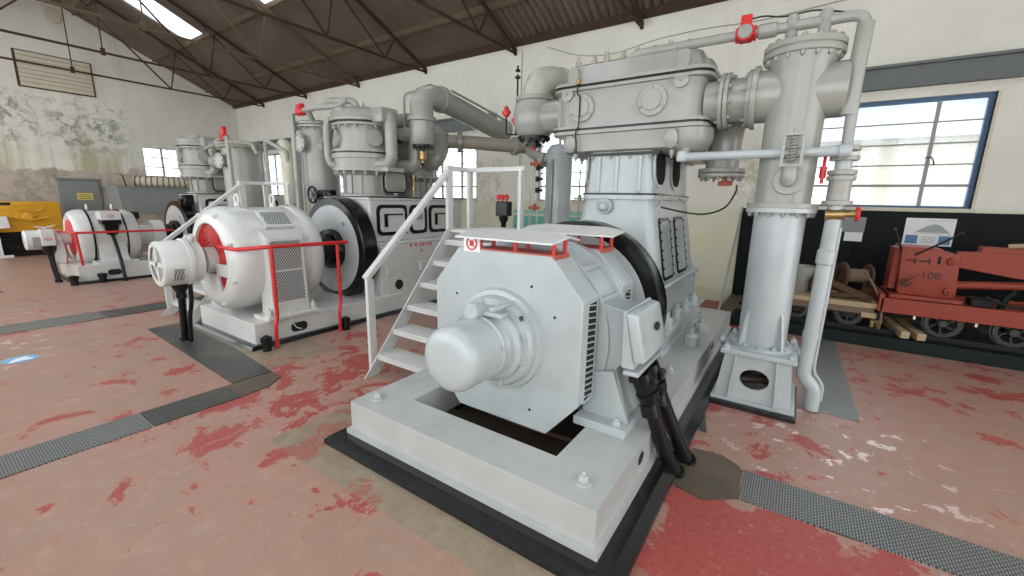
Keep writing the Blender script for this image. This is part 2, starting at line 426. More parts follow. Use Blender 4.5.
def tag(o, label=None, cat=None, group=None, kind=None):
    if label: o['label'] = label
    if cat: o['category'] = cat
    if group: o['group'] = group
    if kind: o['kind'] = kind
    return o
def thing(name, label, cat, loc=(0, 0, 0), group=None):
    o = bpy.data.objects.new(name, None); COL.objects.link(o); o.location = loc; o.empty_display_size = .1
    return tag(o, label, cat, group)
def solo(mb, name, mat, label, cat, group=None, kind=None, ang=38):
    """one-mesh thing: origin moved to the middle of its footprint"""
    o = mb.build(name, mat, None, ang)
    vs = o.data.vertices
    c = V(((min(v.co.x for v in vs)+max(v.co.x for v in vs))/2, (min(v.co.y for v in vs)+max(v.co.y for v in vs))/2, min(v.co.z for v in vs)))
    o.data.transform(Matrix.Translation(-c)); o.location = c
    return tag(o, label, cat, group, kind)
def struct(mb, name, mat, parent=None):
    o = mb.build(name, mat, parent)
    if parent is None: o['kind'] = 'structure'
    return o
def children(o): return [c for c in bpy.data.objects if c.parent == o]
def copy_tree(o, parent=None):
    kids = list(o.children)
    c = o.copy(); COL.objects.link(c); c.parent = parent
    for k in kids: copy_tree(k, c)
    return c
fXZ = lambda u, v, t: (u, t, v)      # polygon in X-Z, thickness along Y
fYZ = lambda u, v, t: (t, u, v)      # polygon in Y-Z, thickness along X
fXY = lambda u, v, t: (u, v, t)      # polygon in X-Y, thickness along Z
def rrect(x0, x1, y0, y1, r, k=5):
    P = []
    for cx, cy, a in ((x1-r, y1-r, 0), (x0+r, y1-r, 1), (x0+r, y0+r, 2), (x1-r, y0+r, 3)):
        for i in range(k+1):
            t = PI/2*(a+i/k); P.append((cx+r*math.cos(t), cy+r*math.sin(t)))
    return P
def circ(cx, cy, r, n=24, ex=1, ey=1, a0=0): return [(cx+r*ex*math.cos(a0+2*PI*i/n), cy+r*ey*math.sin(a0+2*PI*i/n)) for i in range(n)]
def rect_as(n, x0, x1, y0, y1, cx, cy):
    """n points on a rectangle, seen from (cx,cy) at equal angles (a corner falls on a point when asked nearest)"""
    P = []
    for i in range(n):
        t = 2*PI*i/n; dx, dy = math.cos(t), math.sin(t); k = 1e9
        if dx > 1e-9: k = min(k, (x1-cx)/dx)
        if dx < -1e-9: k = min(k, (x0-cx)/dx)
        if dy > 1e-9: k = min(k, (y1-cy)/dy)
        if dy < -1e-9: k = min(k, (y0-cy)/dy)
        P.append([cx+dx*k, cy+dy*k])
    for qx, qy in ((x0, y0), (x1, y0), (x1, y1), (x0, y1)):
        i = min(range(n), key=lambda j: (P[j][0]-qx)**2+(P[j][1]-qy)**2); P[i] = [qx, qy]
    return [tuple(p) for p in P]
# ================================================================ SETTING
YB, XL, YR, ZE, SL = 7.95, -17.9, 3.26, 4.80, .45
YF = 2*YR-YB                       # eave of the near side, behind the camera
XR = 5.0
def roofz(y): return ZE+SL*(YB-y) if y >= YR else ZE+SL*(y-YF)
solo_floor = MB(); solo_floor.box(XL-.3, XR, YF-2.5, YB+.3, -.12, 0)
struct(solo_floor, 'floor', 'floor')

WINS = [(-.53, 1.83), (-4.78, -2.52), (-8.75, -6.42), (-12.8, -10.5), (-16.7, -14.5)]
WZ0, WZ1 = 1.665, 3.10
w = MB(); TH = .28
xs = [XL]
for a, b in sorted(WINS):
    w.box(xs[-1], a, YB, YB+TH, 0, ZE+.05)
    w.box(a, b, YB, YB+TH, 0, WZ0); w.box(a, b, YB, YB+TH, WZ1, ZE+.05)
    xs.append(b)
w.box(xs[-1], XR, YB, YB+TH, 0, ZE+.05)
struct(w, 'wall_back', 'wall')
# gable wall with one window
w = MB(); gy0, gy1, gz0, gz1 = 5.0, 7.1, 2.20, 3.13
P = lambda pts: w.prism(pts, fYZ, XL-TH, XL)
P([(YF, 0), (gy0, 0), (gy0, roofz(gy0)), (YR, roofz(YR)), (YF, roofz(YF))])
P([(gy0, 0), (gy1, 0), (gy1, gz0), (gy0, gz0)])
P([(gy0, gz1), (gy1, gz1), (gy1, roofz(gy1)), (gy0, roofz(gy0))])
P([(gy1, 0), (YB, 0), (YB, roofz(YB)), (gy1, roofz(gy1))])
struct(w, 'wall_left', 'wallmould')

# windows on the back wall: frame + bars + panes
def window(x0, x1, name, frame_mat, bars):
    f = MB(); fw = .05; y0, y1 = YB+.06, YB+.13
    f.box(x0, x0+fw, y0, y1, WZ0, WZ1); f.box(x1-fw, x1, y0, y1, WZ0, WZ1)
    f.box(x0+fw, x1-fw, y0, y1, WZ0, WZ0+.03); f.box(x0+fw, x1-fw, y0, y1, WZ1-fw, WZ1)
    fo = struct(f, name, frame_mat)
    wd = x1-x0
    b = MB(); m0, m1 = x0+wd*.205, x1-wd*.205-.02
    for m in bars: b.box(x0+wd*m-.02, x0+wd*m+.02, y0+.01, y1-.01, WZ0+.03, WZ1-fw)
    for k in range(1, 5):
        z = WZ0+.02+(.28 if k == 1 else .28+.275*(k-1)); h = .017 if k == 1 else .008
        b.box(x0+fw, x1-fw, y0+.02, y1-.02, z-h, z+h)
    b.build('glazing_bars', 'steelframe', fo)
    g = MB(); g.box(x0+fw, x1-fw, y0+.034, y0+.038, WZ0+.03, WZ1-fw)
    g.build('pane', 'glass', fo)
    s = MB(); s.box(x0-.02, x1+.05, YB-.03, YB+.1, WZ0-.05, WZ0); s.box(x1, x1+.03, YB-.012, YB+.1, WZ0, WZ1)
    s.build('sill', 'sill', fo)
    return fo
for i, (a, b) in enumerate(WINS):
    fo = window(a, b, 'window_%d' % (i+1), 'blueframe' if i == 0 else 'steelframe', (.205, .79) if i == 0 else (.22, .5, .78))
    if i == 0:
        s = MB(); s.tube([(1.30, YB+.05, 2.33), (1.35, YB+.0, 2.33), (1.38, YB-.01, 2.27), (1.385, YB-.01, 2.22)], .008, 6); s.build('stay_handle', 'iron', fo)
f = MB(); x0, x1 = XL-.14, XL-.08
f.box(x0, x1, gy0, gy0+.04, gz0, gz1); f.box(x0, x1, gy1-.04, gy1, gz0, gz1); f.box(x0, x1, gy0, gy1, gz0, gz0+.03); f.box(x0, x1, gy0, gy1, gz1-.03, gz1)
fo = struct(f, 'window_6', 'steelframe')
b = MB()
for k in range(1, 4): b.box(x0+.015, x1-.015, gy0+(gy1-gy0)*k/4-.03, gy0+(gy1-gy0)*k/4+.03, gz0, gz1)
for k in (1, 2): b.box(x0+.02, x1-.02, gy0, gy1, gz0+(gz1-gz0)*k/3-.016, gz0+(gz1-gz0)*k/3+.016)
b.build('glazing_bars', 'steelframe', fo)
g = MB(); g.box(x0+.03, x0+.034, gy0+.04, gy1-.04, gz0+.03, gz1-.03); g.build('pane', 'glass', fo)

# boarded vent and door in the gable wall
v = MB(); v.box(XL, XL+.03, 2.56, 4.10, 4.42, 5.36, .004); vo = struct(v, 'trim_1', 'rust')
for k in range(8):
    z0 = 4.45+.111*k; bb = MB(); bb.hexa([(XL+.028, 2.61, z0), (XL+.075, 2.61, z0), (XL+.075, 4.06, z0), (XL+.028, 4.06, z0),
        (XL+.028, 2.61, z0+.105), (XL+.04, 2.61, z0+.105), (XL+.04, 4.06, z0+.105), (XL+.028, 4.06, z0+.105)])
    bb.build('board', 'sill', vo)
d = MB(); d.box(XL, XL+.09, 2.93, 3.83, 0, 2.0, .01); do = struct(d, 'door_1', 'doorgrey')
s = MB(); s.box(XL+.09, XL+.115, 2.97, 3.79, .02, 1.95, .006); s.build('leaf', 'doorgrey', do)
s = MB(); s.box(XL, XL+.13, 2.90, 3.86, 2.0, 2.05, .006); s.build('door_hood', 'doorgrey', do)
s = MB(); s.box(XL+.115, XL+.12, 3.28, 3.62, 1.42, 1.62); no = s.build('yellow_notice', 'plateyellow', do)
s = MB()
for k in range(3): s.box(XL+.120, XL+.1215, 3.31, 3.59, 1.46+.05*k, 1.475+.05*k)
s.build('notice_print', 'darkprint', no)
s = MB(); s.tube([(XL+.115, 3.74, .98), (XL+.16, 3.74, .98), (XL+.16, 3.64, .98)], .012, 8, .02); s.build('door_handle', 'iron', do)

# roof: corrugated sheets with translucent strips; those of the near slope are added for light
SKY = [(-15.15, -14.1), (-10.7, -9.65), (-5.0, -3.95), (.2, 1.25)]
SKY_FILL = [(-16.5, -15.0), (-13.5, -12.0), (-10.5, -9.0), (-7.5, -6.0), (-4.5, -3.0), (-1.5, 0.0), (1.5, 3.0)]     # unseen near slope strips, added to brighten the hall from above
S0, S1 = 3.75, 5.72
def corr(x): return .042*math.cos(2*PI*x/.15)
def roof_mesh(side, holes):
    m = MB(); n = int((XR-XL+.4)/.025); X = [XL-.3+.025*i for i in range(n+1)]
    rows = [YR-.02, S0, S1, YB+.35] if side > 0 else [YR+.02, 2*YR-S0, 2*YR-S1, YF-.35]
    G = [[m.bm.verts.new((x, y, (ZE+SL*(YB-y) if side > 0 else ZE+SL*(y-YF))+.09+corr(x))) for x in X] for y in rows]
    for r in range(3):
        for i in range(n):
            xm = (X[i]+X[i+1])/2
            hole = any(a < xm < b for a, b in (SKY if side > 0 else SKY_FILL)) and r == 1
            if hole == holes: m.face((G[r][i], G[r][i+1], G[r+1][i+1], G[r+1][i]))
    lone = [v for v in m.bm.verts if not v.link_faces]
    bmesh.ops.delete(m.bm, geom=lone, context='VERTS')
    return m
struct(roof_mesh(1, False), 'ceiling', 'sheet'); struct(roof_mesh(-1, False), 'ceiling', 'sheet')
struct(roof_mesh(1, True), 'skylight', 'skylight'); struct(roof_mesh(-1, True), 'skylight', 'skylight')  # the second mesh holds the unseen strips added for top light

# purlins
for y, lab, mt in ((7.86, 'rusty steel angle along the eave above the long white wall', 'truss'), (7.03, 'roof purlin nearest the long white wall', 'trusspale'), (5.62, 'roof purlin at the lower end of the skylights', 'trusspale'),
                   (3.9, 'roof purlin at the upper end of the skylights', 'trusspale')):
    z = roofz(y)
    p = MB()
    if y > 7.5: p.box(XL, XR, YB-.11, YB-.0, z-.05, z+.07)
    else: p.hexa([(XL, y-.022, z-.03), (XR, y-.022, z-.03), (XR, y+.022, z-.05), (XL, y+.022, z-.05), (XL, y-.022, z+.07), (XR, y-.022, z+.07), (XR, y+.022, z+.05), (XL, y+.022, z+.05)])
    solo(p, 'roof_purlin', mt, lab, 'purlin')
# trusses
TX = [-15.81, -13.19, -10.58, -7.98, -5.36, -2.71]
where = ['farthest steel roof truss, next to the mouldy gable wall', 'second steel roof truss from the mouldy gable wall, crossing the first skylight', 'third steel roof truss from the mouldy gable wall, highlight painted into its bars',
         'fourth steel roof truss from the mouldy gable wall', 'steel roof truss above the middle compressor and its big elbow pipe, second nearest', 'nearest steel roof truss, above the near compressor head']
ZT = 4.67
def truss(x, lab, mt):
    t = thing('roof_truss', lab, 'truss', (x, YR, ZT))
    m = MB(); m.bar((x, YF+.05, ZT), (x, YB-.02, ZT), .042, .042); m.build('tie_bar', mt, t)
    for sg in (1, -1):
        yy = lambda y: YR+sg*(y-YR)
        e = (x, yy(YB-.02), roofz(YB-.02)-.09); a = (x, YR, roofz(YR)-.10)
        m = MB(); m.bar(e, a, .045, .07); m.build('rafter', mt, t)
        m = MB(); m.bar((x, yy(YB-.03), ZT-.04), (x, yy(YB-.03), roofz(YB)-.06), .05, .05); m.build('shoe', mt, t)
        R1, R2 = 5.55, 6.98; N1, N2 = 5.32, 6.70
        for p, q, r in (((YR, roofz(YR)-.12), (N1, ZT), .028), ((N1, ZT), (R1, roofz(R1)-.10), .022), ((R1-.4, roofz(R1-.4)-.1), (N2, ZT), .022), ((N2, ZT), (R2, roofz(R2)-.10), .022)):
            m = MB(); m.bar((x, yy(p[0]), p[1]), (x, yy(q[0]), q[1]), r, r*1.3); m.build('web_member', mt, t)
    m = MB(); m.bar((x, YR, roofz(YR)-.12), (x, YR, ZT-.02), .02, .02); m.box(x-.035, x+.035, YR-.035, YR+.035, ZT-.05, ZT+.09); m.build('king_rod', mt, t)
    return t
for x, lab in zip(TX, where): truss(x, lab, 'trusspale' if x == -10.58 else 'truss')  # third truss gets a paler colour in place of a highlight

# steel lintels over the windows
for i, (a, b) in enumerate(WINS):
    c = (a+b)/2; L = MB(); x0, x1 = c-1.6, c+1.75
    L.box(x0, x1, YB-.10, YB+.02, 3.23, 3.265); L.box(x0, x1, YB-.10, YB+.02, 3.50, 3.535); L.box(x0, x1, YB-.04, YB+.02, 3.265, 3.50)
    solo(L, 'window_lintel', 'lintel', ['grey green rusty steel beam over the near right window', 'rusty steel beam over the window behind the near compressor', 'rusty steel beam over the window behind the middle compressor',
        'rusty steel beam over the window behind the tall aftercooler', 'rusty steel beam over the farthest side window'][i], 'beam')

# neighbouring shed outside the near window
s = MB(); s.box(1.2, 11.0, 16.0, 20.0, -.5, 3.6); so = thing('neighbouring_shed', 'pale yellow shed with a blue grey roof seen through the near right window', 'building', (6, 18, -.5))
s.build('shed_wall', M['sill'], so)
s = MB(); s.prism([(15.5, 3.5), (18, 6.4), (20.5, 3.5)], fYZ, -1.0, 11.4); s.build('shed_roof', paint('shed_roof_blue', (.40, .48, .54), .6), so)
g = MB(); g.box(-60, 40, YB+.5, 60, -.6, -.5); struct(g, 'ground', 'gravel')

# cable run along the wall and damp wires
for pts, r, lab in (([( -5.2, YB-.012, 2.4), (-5.2, YB-.012, 4.7)], .008, 'thin grey cable running straight up the white wall beside the mouldy pier'),):
    t = MB(); t.tube(pts, r, 6); solo(t, 'wall_cable', 'greydull', lab, 'cable')
t = MB(); P0 = [(-4.6, YB-.02, 4.66), (-3.9, YB-.02, 4.38), (-3.2, YB-.02, 4.30), (-2.5, YB-.02, 4.42), (-1.7, YB-.02, 4.45), (-.9, YB-.02, 4.40), (0, YB-.02, 4.46), (1.5, YB-.02, 4.52)]
t.tube(P0, .007, 6, .3); solo(t, 'wall_cable', 'greydull', 'thin sagging cable strung high along the white wall', 'cable')

# floor channel covers of checker plate
def plate(poly, mt, lab, z=.008, grp='checker plate floor covers'):
    m = MB(); m.prism(poly, fXY, .0005, z); return solo(m, 'checker_plate', mt, lab, 'floor plate', grp)
plate([(-3.98, -1.4), (-3.65, -1.4), (-3.66, .84), (-3.98, .84)], 'checker', 'long bright checker plate of the left channel, running out of the lower left corner')
plate([(-3.98, .852), (-3.66, .852), (-3.66, 1.44), (-3.98, 1.44)], 'checkerdark', 'dark worn checker plate between the bright plate and the channel corner')
plate([(-3.98, 1.452), (-3.66, 1.452), (-3.68, 1.66), (-3.80, 1.83), (-3.98, 1.84)], 'checkerrust', 'small brownish corner plate where the left channel turns')
plate([(-3.995, 1.50), (-3.995, 1.84), (-5.0, 1.93), (-6.5, 1.94), (-6.5, 1.60)], 'checkerdark', 'worn dark cover strip in front of the middle motor base')
plate([(-8.05, -1.4), (-7.54, -1.4), (-7.52, 1.45), (-8.0, 1.45)], 'checker', 'bright checker plate of the channel left of the middle machine')
plate([(-8.0, 1.465), (-7.52, 1.465), (-7.50, 3.2), (-7.98, 3.2)], 'checkerdark', 'dark cover plate beside the white steps left of the middle motor')
plate([(-11.1, -1.4), (-10.72, -1.4), (-10.75, .9), (-11.1, .9)], 'checker', 'distant checker plate in front of the far motor')
plate([(-.435, 2.40), (-.40, 2.87), (-.22, 2.90), (-.105, 2.82), (-.075, 2.49), (-.25, 2.36)], 'checkerrust', 'rusty brown checker plate beside the foot of the two black cables')
plate([(-.068, 2.485), (-.095, 2.80), (1.12, 2.815), (3.2, 2.84), (3.2, 2.52), (.85, 2.51)], 'checker', 'long bright checker plate running to the lower right corner')
plate([(.215, 4.07), (.60, 4.03), (.57, 6.43), (.33, 6.43)], 'checkerpale', 'pale checker plate under the bent drop pipe, running to the black kerb')
plate([(-.41, 3.15), (-.48, 3.66), (-.49, 6.2), (-.05, 6.2), (-.05, 4.52), (-.485, 4.5), (-.47, 3.67), (-.36, 3.15)], 'checkerdark', 'dark worn plate strip between the near base and the tall column')
# blue floor sticker with a white hand sign
s = thing('floor_sticker', 'round blue floor sticker with a white hand sign near the left edge', 'sticker', (-6.26, .53, 0))
m = MB(); m.prism(circ(-6.26, .53, .13, 28), fXY, .0006, .003); m.build('blue_disc', 'signblue', s)
m = MB(); m.prism([(-6.30, .50), (-6.20, .44), (-6.17, .47), (-6.20, .53), (-6.19, .60), (-6.23, .62), (-6.26, .58), (-6.29, .60), (-6.33, .57)], fXY, .003, .0038); m.build('white_hand', 'paper', s)
# ================================================================ NEAR COMPRESSOR SET
AX = -1.465                                   # axis of the near machine
# plinth
pl = thing('machine_plinth', 'grey painted foundation with a pit and glossy black kerb under the near motor', 'foundation', (AX, 3.7, 0))
m = MB()
X0, X1, Y0, Y1 = -2.355, -.575, 1.570, 5.95
m.ringplate([(X0, Y0), (X1, Y0), (X1, Y1), (X0, Y1)], [(-2.03, 1.835), (-.92, 1.835), (-.92, 2.80), (-2.03, 2.80)], fXY, .10, .30)
m.ringplate([(X0-.025, Y0-.025), (X1+.025, Y0-.025), (X1+.025, Y1+.02), (X0-.025, Y1+.02)], [(-2.03, 1.835), (-.92, 1.835), (-.92, 2.80), (-2.03, 2.80)], fXY, .06, .105)
m.build('concrete_base', 'greybase', pl, 30)
m = MB()
o = [(-2.494, 1.44), (-.425, 1.44), (-.425, 6.05), (-2.494, 6.05)]; i1 = [(-2.44, 1.495), (-.48, 1.495), (-.48, 6.0), (-2.44, 6.0)]; i2 = [(-2.03, 1.835), (-.92, 1.835), (-.92, 2.80), (-2.03, 2.80)]
def lay(z, q): return m.verts([(a, b, z) for a, b in q])
L0, L1, L2, L3, L4 = lay(0, o), lay(.030, o), lay(.070, i1), lay(.070, i2), lay(0, i2)
for A, B in ((L0, L1), (L1, L2), (L2, L3), (L3, L4), (L4, L0)):
    for k in range(4): m.face((A[k], A[(k+1) % 4], B[(k+1) % 4], B[k]))
m.build('black_kerb', 'kerbblack', pl, 20)
m = MB(); m.box(-2.03, -.92, 1.835, 2.80, .004, .03); m.build('pit_floor', 'pit', pl)
for y in (2.02, 2.3):
    m = MB(); m.tube([(-2.02, y+.05, .10), (-1.5, y, .09), (-.93, y+.03, .10)], .018, 8); m.build('pit_pipe', 'rust', pl)
m = MB(); m.box(-2.02, -.93, 2.15, 2.22, .03, .075); m.build('pit_beam', 'pit', pl)
m = MB()
m.tube([(-1.72, 1.99, .112), (-1.62, 2.03, .118), (-1.5, 1.97, .112), (-1.6, 1.93, .115)], .006, 6); m.build('loose_wire', 'brass', pl)
for x, y in ((-2.235, 1.70), (-.71, 1.72), (-.72, 3.42), (-2.2, 3.4)):
    m = MB(); m.cyl((x, y, .30), (x, y, .312), .042, n=20); m.hexnut((x, y, .312), (0, 0, 1), .026, .03, .5); m.build('anchor_bolt', 'greybase', pl)
for y in (2.22, 4.6):
    m = MB(); m.prism(circ(y, .215, .05, 20, 1.0, .75), fYZ, X1-.02, X1+.0015); m.build('lifting_hole', 'hole', pl)  # thin dark plate on the face stands in for the shaded hole

# ---- electric motor
ZC = .80
mo = thing('electric_motor', 'big pale grey motor with an octagonal front and round nose cover', 'motor', (AX, 2.4, .30))
def octa(w, h, cx, cz, ox=AX, oz=ZC): return [(ox-w, oz-cz), (ox-cx, oz-h), (ox+cx, oz-h), (ox+w, oz-cz), (ox+w, oz+cz), (ox+cx, oz+h), (ox-cx, oz+h), (ox-w, oz+cz)]
OC = octa(.55, .55, .345, .31)
m = MB(); m.prism(OC, fXZ, 2.06, 2.28, .006); m.prism(octa(.535, .535, .335, .30), fXZ, 2.28, 2.335, 0, 1, octa(.50, .50, .30, .26)); m.build('front_housing', 'grey', mo, 20)
for dx, dz in ((-.36, .24), (.38, .2), (.23, -.42), (.22, .36)):
    m = MB(); m.prism(circ(AX+dx, ZC+dz, .008, 10), fXZ, 2.055, 2.062); m.build('screw_hole', 'hole', mo)
m = MB(); m.lathe([(.615, 2.315), (.615, 2.345), (.565, 2.345), (.565, 2.66), (.60, 2.66), (.60, 2.72), (.52, 2.72), (.52, 2.74)], (AX, 0, ZC), (0, 1, 0), 56)
m.boltring((AX, 2.66, ZC), (0, -1, 0), .555, 14, .02, .014, .11)
m.build('stator_frame', 'grey', mo)
m = MB(); m.prism(octa(.53, .53, .33, .30), fXZ, 2.74, 2.97, .008); m.build('rear_housing', 'grey', mo, 20)
for a in (-1.15, -.75, -.3, .3, .72, 1.12):
    m = MB(); c, s_ = math.sin(a), math.cos(a); m.bar((AX+c*.575, 2.345, ZC+s_*.575), (AX+c*.575, 2.66, ZC+s_*.575), .035, .035, (c, 0, s_), .004); m.build('frame_rib', 'grey', mo)
# louvres at the chamfer sides
for sx in (1, -1):
    for y0, z0, z1, w_ in ((2.135, .50, 1.09, .115), (2.80, .55, 1.05, .11)):
        x = AX+sx*(.55 if y0 < 2.5 else .53)
        m = MB(); m.ringplate([(y0-.012, z0-.012), (y0+w_+.012, z0-.012), (y0+w_+.012, z1+.012), (y0-.012, z1+.012)], [(y0, z0), (y0+w_, z0), (y0+w_, z1), (y0, z1)], fYZ, x, x+sx*.006)
        lo = m.build('louvre_panel', 'grey', mo, 20)
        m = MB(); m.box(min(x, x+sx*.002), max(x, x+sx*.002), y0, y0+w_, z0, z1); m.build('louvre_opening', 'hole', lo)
        m = MB(); n = 16
        for k in range(n):
            z = z0+(z1-z0)*(k+.5)/n; m.bar((x+sx*.005, y0, z+.012), (x+sx*.005, y0+w_, z+.012-.018), .007, .012, (1, 0, 0))
        m.build('louvre_slats', 'grey', lo)
# nose cover
m = MB(); m.lathe([(0, 1.545), (.10, 1.547), (.147, 1.556), (.172, 1.573), (.184, 1.60), (.187, 1.63), (.187, 1.83), (.194, 1.835), (.194, 1.855), (.188, 1.86), (.17, 1.865)], (AX, 0, ZC), (0, 1, 0), 44)
co = m.build('nose_cover', 'grey', mo)
m = MB()
for a in (.2, 2.3, 4.4): m.hexnut((AX+.205*math.cos(a), 1.83, ZC+.205*math.sin(a)), (0, -1, 0), .013, .014)
m.build('cover_screws', 'grey', co)
m = MB(); m.lathe([(.165, 1.86), (.19, 1.90), (.215, 1.905), (.235, 1.93), (.235, 1.96), (.27, 1.965), (.285, 1.99), (.285, 2.02), (.315, 2.025), (.325, 2.06)], (AX, 0, ZC), (0, 1, 0), 48)
m.boltring((AX, 1.965, ZC), (0, -1, 0), .255, 8, .02, .014, .3)
be = m.build('bearing_housing', 'grey', mo)
m = MB(); m.box(AX+.02, AX+.16, 1.84, 1.91, ZC+.20, ZC+.225, .004); m.box(AX+.10, AX+.135, 1.80, 2.06, ZC+.245, ZC+.265, .004); m.build('lubricator_arm', 'grey', be)
m = MB(); m.cyl((AX+.20, 1.99, ZC+.17), (AX+.235, 1.93, ZC+.20), .014, n=10); m.build('oil_cup', 'black', be)
m = MB(); m.cyl((AX-.02, 1.78, ZC+.225), (AX-.02, 1.87, ZC+.225), .05, n=16, bev=.01); m.build('cable_entry', 'grey', be)
# feet and side casings
for sx in (1, -1):
    f = lambda u: AX+sx*u
    m = MB(); m.prism([(f(.50), .36), (f(.755), .36), (f(.66), .66), (f(.735), .74), (f(.735), 1.03), (f(.44), 1.06), (f(.44), .7)], fXZ, 2.345, 2.62, .006); fo = m.build('side_casing', 'grey', mo, 25)
    m = MB(); m.box(min(f(.46), f(.79)), max(f(.46), f(.79)), 2.20, 2.78, .30, .355, .006); ft = m.build('mounting_foot', 'grey', mo, 25)
    for ya in (2.30, 2.66): m = MB(); m.prism([(f(.48), .355), (f(.77), .355), (f(.66), .66), (f(.50), .62)], fXZ, ya, ya+.025); m.build('foot_gusset', 'grey', ft, 25)
    for y in (2.245, 2.74):
        m = MB(); m.hexnut((f(.72), y, .355), (0, 0, 1), .024, .03, .4); m.build('foot_bolt', 'grey', ft)
# terminal box
m = MB(); m.hexa([(-.74, 2.24, .72), (-.665, 2.24, .72), (-.665, 2.70, .72), (-.74, 2.70, .72), (-.745, 2.22, 1.06), (-.72, 2.22, 1.06), (-.72, 2.68, 1.06), (-.745, 2.68, 1.06)], .006)
tb = m.build('terminal_box', 'grey', mo, 25)
m = MB(); m.hexa([(-.665, 2.22, .765), (-.60, 2.23, .775), (-.60, 2.69, .775), (-.665, 2.70, .765), (-.72, 2.19, 1.06), (-.655, 2.20, 1.05), (-.655, 2.65, 1.05), (-.72, 2.66, 1.06)], .018, 3); m.build('terminal_lid', 'grey', tb, 30)
m = MB(); n_ = V((.9806, 0, .196)); c_ = V((-.626, 2.50, .93))
m.lathe([(.045, .003), (.045, .008)], c_, n_, 20, (1.0, .55)); m.build('oval_badge', 'iron', tb)
m = MB(); m.box(-.72, -.63, 2.22, 2.70, .69, .715, .004); m.build('lower_lip', 'grey', tb)
m = MB(); m.box(-.70, -.64, 2.26, 2.66, .63, .69, .01)
for y in (2.37, 2.55): m.cyl((-.665, y, .66), (-.615, y+.02, .53), .062, .055, 16); m.cyl((-.62, y+.015, .55), (-.60, y+.025, .50), .068, .06, 12); m.box(-.655, -.565, y-.03, y+.05, .57, .64, .012)
m.build('cable_gland_box', 'black', mo, 30)
# roofed vents on top
def hood(y0, y1, x0, x1, name):
    t = MB(); yr = (y0+y1)/2
    r = t.verts([(x0, y0, 1.425), (x1-.0, y0, 1.425), (x1+.02, yr, 1.455), (x1, y1, 1.425), (x0, y1, 1.425), (x0-.02, yr, 1.455)])
    r2 = t.verts([(v.co.x, v.co.y, v.co.z+.010) for v in r])
    a, b = t.verts([(x0+.14, yr, 1.474), (x1-.12, yr, 1.474)]); a2, b2 = t.verts([(x0+.14, yr, 1.484), (x1-.12, yr, 1.484)])
    for R, p, q in ((r, a, b), (r2, a2, b2)):
        t.face((R[0], R[1], q, p)); t.face((R[1], R[2], q)); t.face((R[2], R[3], q)); t.face((R[3], R[4], p, q)); t.face((R[4], R[5], p)); t.face((R[5], R[0], p))
    for k in range(6): t.face((r[k], r[(k+1) % 6], r2[(k+1) % 6], r2[k]))
    return t.build(name, 'white', mo, 12)
for y0, y1, zz, x0, x1 in ((1.93, 2.27, 1.345, -1.725, -1.05), (2.67, 3.01, 1.325, -1.735, -1.0)):
    h = hood(y0, y1, x0, x1, 'vent_hood')
    m = MB(); m.box(-1.66, -1.10, max(y0+.08, 2.062), y1-.03, zz-.02, zz+.012, .003); m.build('vent_tray', 'redrust', h)
    for x in (-1.645, -1.38, -1.12):
        for y in (max(y0+.1, 2.08), y1-.05):
            m = MB(); m.cyl((x, y, zz+.01), (x, y, 1.436), .014, n=10); m.build('hood_post', 'red', h)
sg = thing('warning_card', 'small white card with a red prohibition symbol at the front vent', 'sign', (-1.70, 2.06, 1.345))
m = MB(); m.box(-1.76, -1.63, 2.055, 2.059, 1.33, 1.43); m.build('card', 'paper', sg)
m = MB(); m.tube([(-1.695+.040*math.cos(t*PI/10), 2.053, 1.382+.040*math.sin(t*PI/10)) for t in range(20)], .005, 6, closed=True); m.bar((-1.723, 2.053, 1.41), (-1.667, 2.053, 1.354), .006, .004)
m.box(-1.71, -1.68, 2.051, 2.0545, 1.365, 1.40); m.build('red_symbol', 'redprint', sg)

# power cables
for pts, lab in (([(-.605, 2.40, .50), (-.56, 2.42, .36), (-.50, 2.45, .16), (-.435, 2.51, .02)], 'thick glossy black cable from the motor terminal box, nearer of the two'),
                 ([(-.60, 2.58, .50), (-.55, 2.61, .36), (-.47, 2.65, .16), (-.405, 2.69, .02)], 'thick glossy black cable from the motor terminal box, farther of the two')):
    t = MB(); t.tube(pts, .046, 14, .3); t.cyl(pts[-1], V(pts[-1])+V((.01, .008, -.018)), .056, n=16)
    t.cyl(V(pts[0])+V((0, 0, -.03)), V(pts[0])+V((.02, .0, -.10)), .055, n=14)
    solo(t, 'power_cable', 'black', lab, 'cable')

# ---- flywheel
fy = thing('flywheel', 'flywheel with a glossy black rim and grey face behind the near motor', 'flywheel', (AX, 3.2, .12))
R = .70
m = MB(); m.lathe([(R-.10, 3.10), (R, 3.10), (R+.004, 3.11), (R+.004, 3.31), (R, 3.32), (R-.10, 3.32)], (AX, 0, ZC), (0, 1, 0), 72, cap=False); m.build('rim', 'black', fy, 30)
m = MB(); m.lathe([(.0, 3.13), (R-.095, 3.095), (R-.095, 3.28), (0, 3.28)], (AX, 0, ZC), (0, 1, 0), 60); m.build('web', 'flyface', fy)
m = MB(); m.lathe([(.16, 2.96), (.16, 3.14), (.11, 3.14)], (AX, 0, ZC), (0, 1, 0), 30); m.build('hub', 'grey', fy)

# ---- compressor
ce = thing('air_compressor', 'tall pale grey vertical compressor with a wide ribbed head above the flywheel', 'compressor', (AX, 4.7, .30))
